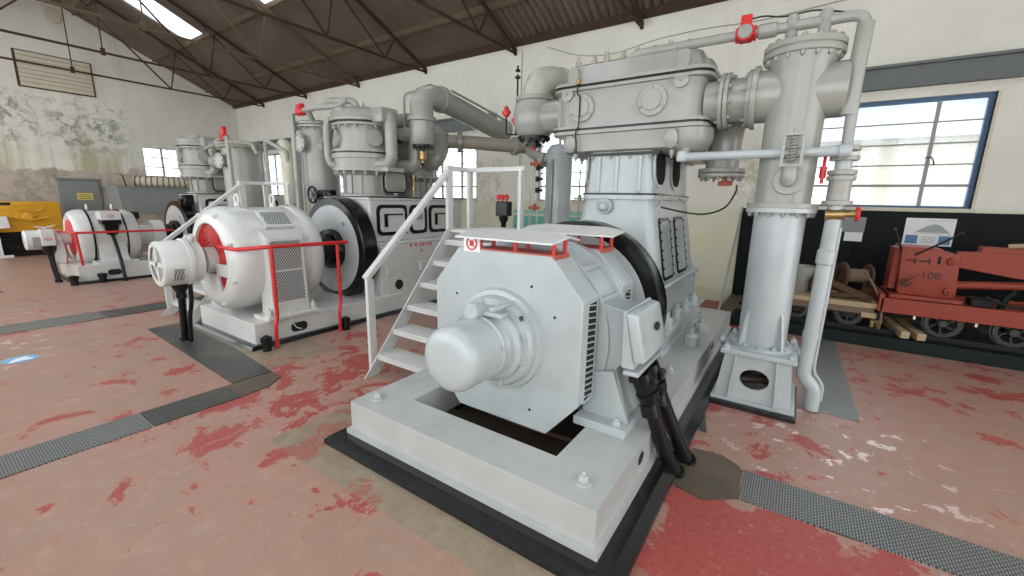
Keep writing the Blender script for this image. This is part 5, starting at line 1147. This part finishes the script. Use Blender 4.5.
# wide cooler between far and middle sets, its pipes and rails
tk = cooler(-8.92, 4.0, .345, 2.60, 'wide grey cooler column with a brown rimmed lid left of the second steps')
m = MB(); m.tube([(-9.9, 3.9, 2.30), (-9.35, 3.95, 2.30)], .13, 18); m.build('side_nozzle', 'greydull', tk)
wp = thing('riser_pipe', 'slim grey pipe in front of the wide cooler with a red valve on top', 'pipe', (-8.75, 3.5, 0))
m = MB(); m.tube([(-8.35, 3.52, 0), (-8.35, 3.52, 2.62), (-8.9, 3.6, 2.62), (-9.6, 3.8, 2.60), (-10.6, 4.0, 2.60), (-10.7, 4.1, 2.45)], .04, 10, .06); m.tube([(-8.35, 3.52, 2.55), (-7.9, 3.7, 2.52), (-7.85, 3.75, 2.35)], .03, 8, .05); m.build('pipe', 'greydull', wp)
m = MB(); m.cyl((-8.62, 3.56, 2.64), (-8.46, 3.54, 2.64), .06, n=12, bev=.01); m.box(-8.60, -8.48, 3.52, 3.58, 2.66, 2.82, .01); m.build('red_valve', 'red', wp)
t = MB(); t.tube([(-8.0, 4.3, 2.56), (-7.75, 4.2, 2.50), (-7.62, 4.15, 2.25), (-7.5, 4.1, 1.5)], .12, 16, .15); solo(t, 'bent_pipe', 'sill', 'cream bent pipe descending right of the wide cooler', 'pipe')
t = MB(); t.tube([(-8.05, 4.0, 0), (-8.05, 4.0, 2.62), (-7.55, 4.1, 2.40), (-7.55, 4.1, 2.2)], .035, 8, .04); solo(t, 'bent_pipe', 'greydull', 'slim grey standpipe right of the wide cooler', 'pipe')
t = MB(); t.tube([(-7.4, 4.2, 1.0), (-7.35, 4.2, 2.50), (-7.15, 4.25, 2.52), (-6.85, 4.2, 2.50)], .035, 8, .06); solo(t, 'bent_pipe', 'greydull', 'slim looped grey pipe just left of the middle cooler', 'pipe')
# ================================================================ TEXT
def text_mesh(body, size, o, name, mat, parent, depth=.0015, shear=0.0):
    """lettering facing the camera side (-Y), lower left corner at o"""
    cu = bpy.data.curves.new('lettering', 'FONT'); cu.body = body; cu.size = size; cu.extrude = depth; cu.offset = .0005
    tmp = bpy.data.objects.new('lettering', cu); COL.objects.link(tmp)
    dg = bpy.context.evaluated_depsgraph_get(); me = bpy.data.meshes.new_from_object(tmp.evaluated_get(dg))
    bpy.data.objects.remove(tmp); bpy.data.curves.remove(cu)
    o0 = V((0, 0, 0)); p = parent
    while p is not None: o0 += V(p.location); p = p.parent
    me.transform(Matrix.Translation(V(o)-o0) @ Matrix.Rotation(PI/2, 4, 'X'))
    me.materials.append(M[mat]); ob = bpy.data.objects.new(name, me); COL.objects.link(ob); ob.parent = parent
    return ob
# ================================================================ RIGHT HAND DISPLAY
d = MB(); d.box(-.80, XR-.4, 6.45, YB-.02, 0, .15, .006); dk = struct(d, 'display_plinth', 'plinthdark'); 
d = MB(); d.box(-.80, XR-.4, 6.60, YB-.05, .15, .158); d.build('ballast_bed', 'gravel', dk)
p = MB(); p.box(-.79, .70, YB-.045, YB-.002, .16, 1.612, .003); solo(p, 'black_backboard', 'blackpanel', 'black backboard on the wall behind the tall column and the timber cart', 'board')
p = MB(); p.box(.705, XR-.4, YB-.045, YB-.002, .16, 1.612, .003); solo(p, 'black_backboard', 'blackpanel', 'long black backboard on the wall behind the red loader', 'board')
for y in (6.60, 7.16):
    r = MB(); r.box(-.6, XR-.5, y-.035, y+.035, .158, .166); r.box(-.6, XR-.5, y-.008, y+.008, .166, .195); r.box(-.6, XR-.5, y-.022, y+.022, .195, .213); solo(r, 'track_rail', 'iron', 'narrow gauge rail nearer the red floor under the carts' if y < 7 else 'narrow gauge rail nearer the black backboards', 'rail')
pole = MB(); pole.bar((-.79, 6.36, 0), (-.79, 7.88, 1.62), .028, .028); solo(pole, 'leaning_pole', 'greydull', 'thin grey pole leaning against the left end of the black backboard', 'pole')
po = thing('information_poster', 'white poster with a grey hill and two blue squares on the black backboard', 'poster', (1.47, YB-.048, 1.17))
y1 = YB-.045
m = MB(); m.box(1.225, 1.72, y1-.004, y1, 1.165, 1.53); m.build('sheet', 'paper', po)
def flat(poly, nm, mt): q = MB(); q.prism(poly, fXZ, y1-.0055, y1-.004); return q.build(nm, mt, po)
flat([(1.33, 1.34), (1.45, 1.43), (1.52, 1.455), (1.58, 1.44), (1.68, 1.34)], 'grey_hill', 'papergrey')
flat([(1.25, 1.185), (1.375, 1.185), (1.375, 1.30), (1.25, 1.30)], 'blue_square', 'paperblue'); flat([(1.585, 1.185), (1.70, 1.185), (1.70, 1.30), (1.585, 1.30)], 'blue_square', 'paperblue')
q = MB()
for k in range(14): q.box(1.33+.026*k, 1.345+.026*k, y1-.0055, y1-.004, 1.322, 1.332)
q.build('print_lines', 'papergrey', po); q = MB()
for k in range(9): q.box(1.44+.03*k, 1.455+.03*k, y1-.0055, y1-.004, 1.495, 1.507)
q.build('print_lines', 'papergrey', po); q = MB()
for k in range(5): q.box(1.41, 1.55, y1-.0055, y1-.004, 1.20+.02*k, 1.206+.02*k)
q.build('print_lines', 'papergrey', po)
pa = MB(); pa.box(.58, .79, y1-.004, y1, 1.17, 1.30); solo(pa, 'paper_notice', 'paper', 'small white paper notice on the black backboard beside the red handwheel', 'notice')
pa = MB(); pa.box(.50, .80, y1-.012, y1, 1.30, 1.52, .004); solo(pa, 'grey_notice_board', 'doorgrey', 'grey notice panel just above the small white paper on the backboard', 'notice')

# wheelset helper
def wheel(t, x, y, zc, r, sy):
    m = MB()
    prof = [(r-.04, 0), (r, .002), (r, .032), (r+.018, .034), (r+.018, .045), (r-.04, .047)]
    n = 32; R_ = []
    for rr, h in prof: R_.append([m.bm.verts.new((x+rr*math.cos(2*PI*i/n), y+sy*h, zc+rr*math.sin(2*PI*i/n))) for i in range(n)])
    for a in range(len(R_)):
        A, B = R_[a], R_[(a+1) % len(R_)]
        for i in range(n): m.face((A[i], A[(i+1) % n], B[(i+1) % n], B[i]))
    w_ = m.build('wheel', 'wheeliron', t)
    m = MB(); m.cyl((x, y-.02*sy, zc), (x, y+.05*sy, zc), .045, n=16, bev=.008); m.build('hub', 'wheeliron', w_)
    for k in range(6):
        a = 2*PI*k/6+.3; m = MB(); b_ = a+.35
        m.tube([(x+.04*math.cos(a), y+.02*sy, zc+.04*math.sin(a)), (x+.6*r*math.cos(a+.12), y+.02*sy, zc+.6*r*math.sin(a+.12)), (x+(r-.03)*math.cos(b_), y+.02*sy, zc+(r-.03)*math.sin(b_))], .012, 6); m.build('spoke', 'wheeliron', w_)
RT = .213
# ---- red loader
lo = thing('rail_loader', 'red rail mounted rocker loader marked 108 on black spoked wheels', 'loader', (1.8, 6.9, RT))
for y in (6.50, 7.26):
    m = MB(); m.box(.93, 3.2, y-.02, y+.02, .44, .615, .006); m.build('chassis_beam', 'loader', lo, 25)
m = MB(); m.box(.91, .96, 6.48, 7.28, .45, .66, .006); m.build('buffer_beam', 'loader', lo, 25)
m = MB(); m.box(1.0, 1.62, 6.54, 7.22, .615, .66, .006); m.box(1.62, 3.2, 6.54, 7.22, .56, .585); m.build('deck', 'loader', lo, 25)
m = MB(); m.prism([(1.07, .70), (1.09, .66), (1.555, .66), (1.57, .72), (1.535, 1.16), (1.40, 1.175), (1.385, 1.215), (1.04, 1.225)], fXZ, 6.62, 7.10, .012, 2); bx_ = m.build('gear_box', 'loader', lo, 25)
m = MB(); m.box(.99, 1.06, 6.70, 7.02, .70, 1.20, .01); m.build('side_cover', 'loader', bx_, 25)
for x, z, r in ((1.13, .80, .05), (1.485, 1.08, .045), (1.505, .74, .045)):
    m = MB(); m.cyl((x, 6.625, z), (x, 6.59, z), r, n=22, bev=.006); m.hexnut((x, 6.59, z), (0, -1, 0), .018, .014, .3); m.build('boss', 'loader' if x > 1.2 else 'rust', bx_)
m = MB()
for x, z in ((1.14, 1.06), (1.26, 1.06)): m.box(x-.05, x+.03, 6.612, 6.622, z, z+.012); m.box(x+.03, x+.04, 6.612, 6.622, z-.03, z+.035)
m.box(1.365, 1.385, 6.612, 6.622, 1.04, 1.13); m.build('slot', 'hole', bx_)
m = MB(); m.bar((1.13, 6.58, .80), (1.23, 6.58, .90), .03, .02); m.build('short_lever', 'loader', bx_)
for b, c, nm in (((1.05, 6.64, 1.16), (.955, 6.66, 1.40), 'control_lever'), ((1.16, 6.60, 1.13), (1.50, 6.60, 1.395), 'control_lever')):
    m = MB(); m.cyl(b, c, .011, n=8); m.lathe([(0, -.022), (.02, -.012), (.022, 0), (.02, .012), (0, .022)], c, (0, 0, 1), 12); m.build(nm, 'iron', lo)
text_mesh('108', .115, (1.245, 6.6185, .865), 'number_108', 'darkprint', bx_)
m = MB(); m.prism([(1.52, 1.19), (1.52, 1.02), (2.0, .94), (3.2, .86), (3.2, 1.16), (1.80, 1.205), (1.78, 1.25), (1.70, 1.25), (1.70, 1.20)], fXZ, 6.68, 6.74, .004); m.build('upper_arm', 'loader', lo, 25)
m = MB(); m.prism([(1.75, 1.25), (3.2, 1.22), (3.2, 1.16), (1.75, 1.19)], fXZ, 6.72, 7.02); m.build('arm_cap', 'loader', lo, 25)
m = MB(); m.tube([(1.58, 6.80, .80), (2.2, 6.80, .86), (3.2, 6.8, .92)], .045, 14); m.build('red_cylinder', 'loader', lo)
m = MB(); m.tube([(1.95, 6.9, 1.262), (2.1, 6.85, 1.285), (2.4, 6.9, 1.27), (2.9, 6.88, 1.28)], .028, 8); m.build('rope_bundle', 'wood', lo)
m = MB(); m.box(1.72, 1.90, 6.70, 6.90, .585, .68, .01); m.tube([(1.80, 6.62, .72), (1.98, 6.60, .64), (2.2, 6.6, .63)], .014, 8); m.build('foot_pedal', 'iron', lo)
m = MB(); m.tube([(1.96, 6.75, .59), (1.99, 6.74, .72), (2.04, 6.73, .80)], .035, 10); m.build('green_hose', 'plinthdark', lo)
for x in (1.51, 2.06, 2.75):
    m = MB(); m.cyl((x, 6.58, .375), (x, 7.2, .375), .028, n=12); m.build('axle', 'iron', lo)
    wheel(lo, x, 6.575, .375, .16, 1); wheel(lo, x, 7.185, .375, .16, -1)
    m = MB(); m.box(x-.06, x+.06, 6.64, 6.70, .32, .445, .01); m.build('axle_box', 'iron', lo)
for x in (1.25, 1.75):
    m = MB(); m.box(x-.010, x+.010, 6.49, 6.50, .40, .44); m.build('white_hook', 'paper', lo)
for k, (x, lab) in enumerate(((1.20, 'short timber baulk on the ballast, left of the two before the loader wheel'), (1.34, 'short timber baulk on the ballast, right of the two before the loader wheel'))):
    t = MB(); t.bar((x, 6.46, .205), (x-.12, 7.1, .235), .085, .085, bev=.006); solo(t, 'timber_baulk', 'wood', lab, 'timber', 'timber baulks')
# ---- timber flat cart with winch
ct = thing('timber_cart', 'low timber railway cart on dark spoked wheels behind the drop pipe', 'cart', (.45, 6.9, RT))
m = MB(); 
for k in range(7): m.box(-.05, .955, 6.52+.108*k, 6.62+.108*k, .455, .52, .005)
m.build('plank_deck', 'wood', ct, 25)
for y in (6.54, 7.18): m = MB(); m.box(-.02, .90, y, y+.06, .375, .455, .006); m.build('side_sill', 'wooddark', ct, 25)
m = MB(); m.box(.78, .93, 6.53, 6.60, .335, .40, .006); m.build('buffer_block', 'wood', ct, 25)
for x in (.12, .665):
    wheel(ct, x, 6.575, .345, .13, 1); wheel(ct, x, 7.185, .345, .13, -1)
    m = MB(); m.cyl((x, 6.56, .345), (x, 7.2, .345), .025, n=10); m.build('axle', 'iron', ct)
    m = MB(); m.prism([(x-.09, .375), (x-.05, .32), (x+.05, .32), (x+.09, .375)], fXZ, 6.55, 6.59); m.build('axle_guard', 'iron', ct)
wi = thing('old_winch', 'rusty winch drum lying on the timber cart', 'winch', (.65, 6.85, .52))
m = MB(); m.cyl((.55, 6.82, .80), (.80, 6.90, .80), .085, n=22); m.build('drum', 'rope', wi)
m = MB(); m.cyl((.53, 6.815, .80), (.57, 6.83, .80), .165, n=26, bev=.006); m.cyl((.80, 6.90, .80), (.83, 6.91, .80), .15, n=26, bev=.006); m.build('drum_cheek', 'rust', wi)
m = MB(); m.box(.50, .86, 6.74, 6.98, .52, .60, .01); m.prism([(.50, .60), (.62, .60), (.57, .82), (.53, .82)], fXZ, 6.80, 6.84); m.prism([(.78, .60), (.88, .60), (.83, .82), (.80, .82)], fXZ, 6.88, 6.92); m.build('winch_bed', 'rust', wi, 25)
m = MB(); m.tube([(.74, 6.72, .90), (.84, 6.68, .76), (.92, 6.60, .60), (.955, 6.52, .52), (.965, 6.49, .30), (.96, 6.52, .22)], .014, 8, .05); m.build('rope_end', 'wooddark', wi)
bu = MB(); bu.lathe([(.12, .52), (.16, .86), (.15, .86), (.11, .54)], (.13, 6.95, 0), (0, 0, 1), 24); solo(bu, 'rusted_bucket', 'greydull', 'battered grey bucket on the left of the timber cart', 'bucket')
mt_ = thing('motor_casting', 'rusty gear casting in the middle of the timber cart', 'casting', (.40, 6.85, .52))
m = MB(); m.cyl((.34, 6.74, .66), (.34, 6.98, .66), .12, n=20, bev=.012); m.box(.26, .48, 6.72, 7.0, .52, .58, .01); m.cyl((.38, 6.80, .82), (.45, 6.80, .84), .06, n=14); m.lathe([(.05, .58), (.05, .86), (.035, .90), (0, .91)], (.46, 6.92, 0), (0, 0, 1), 14); m.build('casing', 'rust', mt_)
for k, (a, b, lab) in enumerate((((.30, 6.60, .56), (.80, 6.58, .60), 'rusty flat bar lying along the front of the timber cart'), ((.36, 6.64, .74), (.86, 6.60, .545), 'rusty sloping plate leaning over the front of the timber cart'))):
    m = MB(); m.bar(a, b, .10 if k else .05, .03 if k else .05, (0, -.6, .8) if k else (0, 0, 1), .004); solo(m, 'scrap_iron', 'rust', lab, 'scrap iron')
cb_ = MB()
for s in range(5): a = random.random(); cb_.tube([(.30+.03*s, 6.58, .545), (.38+.02*s, 6.60, .60+.03*math.sin(s*2)), (.50+.02*s, 6.58, .58+.03*math.cos(s)), (.62, 6.57, .56+.01*s)], .009, 6, .05)
solo(cb_, 'tangled_cable', 'wooddark', 'tangle of old cable at the front edge of the timber cart', 'cable')
jk = MB(); jk.box(.86, 1.02, 6.60, 6.76, .158, .20, .005); jk.lathe([(.03, .2), (.03, .30), (.018, .31), (.018, .36)], (.91, 6.66, 0), (0, 0, 1), 12); jk.lathe([(.03, .2), (.03, .27)], (.97, 6.7, 0), (0, 0, 1), 12); jk.bar((.89, 6.62, .28), (1.0, 6.62, .30), .02, .02)
solo(jk, 'small_jack', 'brass', 'small ochre screw jack on the ballast between cart and loader', 'jack')

# ================================================================ LEFT HAND END
ye = thing('yellow_engine', 'yellow painted plant engine at the far left by the gable wall', 'engine', (-16.6, 1.6, 0))
X1_ = -16.4
m = MB(); m.box(-17.3, X1_, .2, 2.66, .62, 1.38, .03, 2); bd = m.build('side_panel', 'yellow', ye, 25)
m = MB(); m.box(-17.2, X1_-.15, .3, 2.5, 0, .62, .02); m.build('dark_chassis', 'iron', ye, 25)
def oval(y, z, a, b, r): m = MB(); m.tube([(X1_+.005, y+a*math.cos(k*PI/14), z+b*math.sin(k*PI/14)) for k in range(28)], r, 8, closed=True); return m.build('oval_ridge', 'yellow', bd)
oval(2.05, 1.22, .30, .10, .02); oval(1.55, .86, .26, .14, .02); oval(.7, 1.1, .25, .15, .02)
m = MB(); m.box(X1_-.01, X1_+.012, 1.60, 1.80, 1.29, 1.355); m.build('dark_louvre', 'hole', bd)
m = MB(); m.box(X1_, X1_+.05, 1.84, 2.22, 1.0, 1.08, .02); m.cyl((X1_, 2.05, 1.0), (X1_+.10, 2.05, 1.0), .10, n=16, bev=.02); m.tube([(X1_+.03, 1.6, 1.08), (X1_+.06, 1.8, 1.0), (X1_+.06, 2.1, .92), (X1_+.04, 2.4, .98)], .035, 8, .05); m.box(X1_, X1_+.04, 1.85, 2.15, 1.16, 1.2, .01); m.build('pump_detail', 'yellow', bd)
for k in range(5):
    m = MB(); m.tube([(X1_-.1, .6+.1*k, .60), (X1_+.05, 1.0+.15*k, .45-.06*k), (X1_+.06, 1.5+.12*k, .38-.05*k), (X1_-.1, 2.1, .55)], .025, 8, .2); m.build('hose', 'iron', ye)
m = MB(); m.prism([(1.30, 0), (1.66, 0), (1.66, .06), (1.50, .06), (1.50, .72), (1.70, .74), (1.68, 1.02), (1.30, 1.04)], fYZ, X1_+.10, X1_+.16, .004); solo(m, 'sign_stand', 'paper', 'white sign stand at the left edge in front of the yellow engine', 'sign')
tk = thing('grey_tank', 'large grey sheet metal hopper behind the far motor, below the end window', 'tank', (-15.6, 4.9, 0))
m = MB(); m.prism([(3.60, 1.80), (3.66, 1.18), (5.3, .92), (6.5, .92), (6.5, 1.80)], fYZ, -16.3, -15.3, .01); m.build('hopper', 'doorgrey', tk, 25)
m = MB(); m.box(-16.32, -15.28, 3.58, 6.52, 1.80, 1.835, .004); m.build('top_lip', 'doorgrey', tk, 25)
for y in (3.9, 6.2):
    for x in (-16.2, -15.4):
        m = MB(); m.box(x-.04, x+.04, y-.04, y+.04, 0, 1.25); m.build('leg', 'iron', tk)
m = MB(); m.box(-15.45, -15.35, 3.75, 4.0, .95, 1.15); m.box(-15.5, -15.36, 4.0, 6.2, .55, .62); m.build('cross_brace', 'iron', tk)
hs = thing('corrugated_hose', 'cream corrugated duct hose with dark rings lying on the grey hopper', 'hose', (-15.7, 5.0, 1.84))
hp_ = [(-15.9, 4.15, 1.99), (-15.75, 4.40, 1.975), (-15.6, 4.7, 1.97), (-15.5, 5.0, 1.97), (-15.45, 5.3, 1.99), (-15.5, 5.6, 2.0), (-15.7, 5.85, 1.97), (-15.75, 5.95, 1.85+.12)]
def dense(P, n):
    P = [V(p) for p in P]; out = []
    for i in range(len(P)-1):
        p0, p1, p2, p3 = P[max(i-1, 0)], P[i], P[i+1], P[min(i+2, len(P)-1)]
        for k in range(n):
            t = k/n; out.append(.5*((2*p1)+(p2-p0)*t+(2*p0-5*p1+4*p2-p3)*t*t+(3*p1-p0-3*p2+p3)*t**3))
    return out+[P[-1]]
D = dense(hp_, 8)
m = MB(); m.tube(D, .12, 16, rads=[(.14 if k % 3 else .155)*(1 if k > 4 else .9) for k in range(len(D))]); m.build('hose_wall', 'hose', hs)
for k in range(2, len(D)-2, 3):
    d_ = (D[k+1]-D[k-1]).normalized(); m = MB(); m.cyl(D[k]-d_*.012, D[k]+d_*.02, .158, n=18); m.build('dark_ring', 'wooddark', hs)
t = MB(); t.tube([(-15.35, 3.82, 1.835), (-15.36, 3.78, 2.12), (-15.36, 3.74, 2.14)], .014, 6); solo(t, 'thin_rod', 'iron', 'thin black rod standing on the edge of the grey hopper', 'rod')
t = MB(); t.prism(circ(3.47, 6.42, .20, 20, .85, 1.0), fYZ, XL, XL+.07, .015); t.cyl((XL+.06, 3.42, 6.48), (XL+.10, 3.42, 6.48), .05, n=12); solo(t, 'wall_bracket', 'sill', 'pale round wall bracket near the ridge of the gable wall', 'bracket')
# ================================================================ SMALL FITTINGS BEHIND THE NEAR SET
cp = thing('control_stand', 'black control box with red knobs on a black post behind the steps', 'control stand', (-3.25, 4.6, 0))
m = MB(); m.lathe([(.12, 0), (.12, .02), (.035, .03), (.035, 1.36), (.06, 1.40), (.06, 1.47)], (-3.25, 4.6, 0), (0, 0, 1), 16); m.build('post', 'black', cp)
m = MB(); m.box(-3.345, -3.155, 4.54, 4.66, 1.45, 1.64, .01); m.build('box', 'black', cp, 25)
for x in (-3.31, -3.25, -3.19):
    m = MB(); m.cyl((x, 4.57, 1.64), (x, 4.57, 1.665), .012, n=8); m.lathe([(.012, 1.66), (.034, 1.67), (.036, 1.70), (.02, 1.725), (0, 1.73)], (x, 4.57, 0), (0, 0, 1), 12); m.build('red_knob', 'red', cp)
rv_ = thing('red_valve_pair', 'pair of red valve heads on a thin black pipe left of the near suction valve', 'valve', (-2.95, 4.3, 2.3))
m = MB(); m.tube([(-3.02, 4.3, 2.74), (-3.02, 4.3, 2.42), (-2.70, 4.3, 2.40)], .010, 8, .03); m.build('thin_pipe', 'iron', rv_)
for x, z, h in ((-3.02, 2.62, .11), (-2.885, 2.52, .12)):
    m = MB(); m.lathe([(.03, z), (.04, z+.02), (.04, z+h*.6), (.03, z+h*.65), (.03, z+h*.85), (.02, z+h)], (x, 4.3, 0), (0, 0, 1), 14); m.cyl((x-.05, 4.3, z+h*.4), (x+.05, 4.3, z+h*.4), .022, n=10); m.build('red_head', 'red', rv_)
m = MB(); m.cyl((-2.875, 4.3, 2.50), (-2.875, 4.3, 2.40), .016, n=8); m.build('stem', 'iron', rv_)
gp = thing('gauge_piping', 'thin vertical pipes with small valves and a red cock beside the slim vessel', 'piping', (-3.5, 5.82, 0))
for x in (-3.60, -3.47):
    m = MB(); m.cyl((x, 5.82, 0), (x, 5.82, 2.30), .013, n=8); m.build('pipe', 'steel', gp)
for z in (1.78, 1.95, 2.12):
    m = MB(); m.cyl((-3.47, 5.82, z), (-3.47, 5.82, z+.08), .035, n=10); m.cyl((-3.50, 5.82, z+.04), (-3.38, 5.82, z+.04), .02, n=8); m.build('small_valve', 'iron', gp)
for z in (1.55, 2.22):
    m = MB(); m.cyl((-3.60, 5.80, z), (-3.42, 5.80, z), .022, n=8); m.cyl((-3.50, 5.80, z-.05), (-3.50, 5.80, z+.06), .03, n=10); m.build('red_cock', 'redrust', gp)
t = MB(); t.cyl((-2.62, 5.55, 1.35), (-2.62, 5.55, 2.1), .011, n=8); t.cyl((-2.70, 5.55, 1.70), (-2.52, 5.55, 1.70), .014, n=8); t.cyl((-2.61, 5.55, 1.66), (-2.61, 5.55, 1.75), .03, n=10)
t.tube([(-2.62, 5.55, 1.36), (-2.62, 5.55, 1.34), (-2.0, 5.35, 1.33), (-1.86, 5.25, 1.33)], .011, 8); solo(t, 'drain_line', 'copper', 'thin copper drain line with a small cock left of the near trunk', 'pipe')
# ================================================================ THE SIDES BEHIND THE CAMERA
w = MB(); yf = YF-.28
edges = [(XL, XL+.6), (-14.2, -13.8), (-10.2, -9.8), (-6.2, -5.8), (-2.2, -1.8), (1.8, 2.2), (XR-.5, XR+.28)]  # unseen wall, its wide openings shaped to let in light
for a, b in edges: w.box(a, b, yf, YF, 0, ZE+.05)
for (a, b), (c, d) in zip(edges, edges[1:]): w.box(b, c, yf, YF, 0, .75); w.box(b, c, yf, YF, 4.2, ZE+.05)
struct(w, 'wall_front', 'wall')
w = MB()
w.prism([(YF, 0), (-.6, 0), (-.6, roofz(-.6)), (YF, roofz(YF))], fYZ, XR, XR+.28)
w.prism([(-.6, 3.9), (4.4, 3.9), (4.4, roofz(4.4)), (YR, roofz(YR)), (-.6, roofz(-.6))], fYZ, XR, XR+.28)  # unseen end wall, big opening below left for light
w.prism([(4.4, 0), (YB, 0), (YB, roofz(YB)), (4.4, roofz(4.4))], fYZ, XR, XR+.28)
struct(w, 'wall_right', 'wall')
# ================================================================ LIGHT
wd = bpy.data.worlds.new('overcast_sky'); SC.world = wd; wd.use_nodes = True
n = wd.node_tree.nodes; l = wd.node_tree.links
bg = n['Background']; bg.inputs[0].default_value = (.93, .97, 1.0, 1); bg.inputs[1].default_value = 3.5
SC.view_settings.view_transform = 'Standard'; SC.view_settings.look = 'None'; SC.view_settings.gamma = 1.0; SC.view_settings.use_curve_mapping = False
SC.view_settings.exposure = 0.1

# repeats share a group
GROUPS = {'roof_truss': 'steel roof trusses', 'roof_purlin': 'roof purlins', 'window_lintel': 'steel beams over the side windows', 'track_rail': 'rails under the carts', 'black_stub': 'black bollard caps by the bases',
 'flywheel': 'compressor flywheels', 'air_compressor': 'standing air compressors', 'electric_motor': 'drive motors', 'machine_plinth': 'machine foundations', 'exciter': 'exciter drums', 'steel_stairs': 'steel service steps',
 'aftercooler_column': 'cooler columns', 'guard_rail': 'red guard rails', 'power_cable': 'black power cables', 'black_backboard': 'black backboards', 'bent_pipe': 'bent pipes left of the middle cooler', 'riser_pipe': 'riser pipes with red valves',
 'scrap_iron': 'scrap iron on the timber cart', 'wall_cable': 'thin cables on the white wall', 'discharge_pipe': 'fat discharge pipes'}
for o in list(bpy.data.objects):
    if o.parent is None and 'category' in o and 'group' not in o:
        g = GROUPS.get(o.name.split('.')[0])
        if g: o['group'] = g
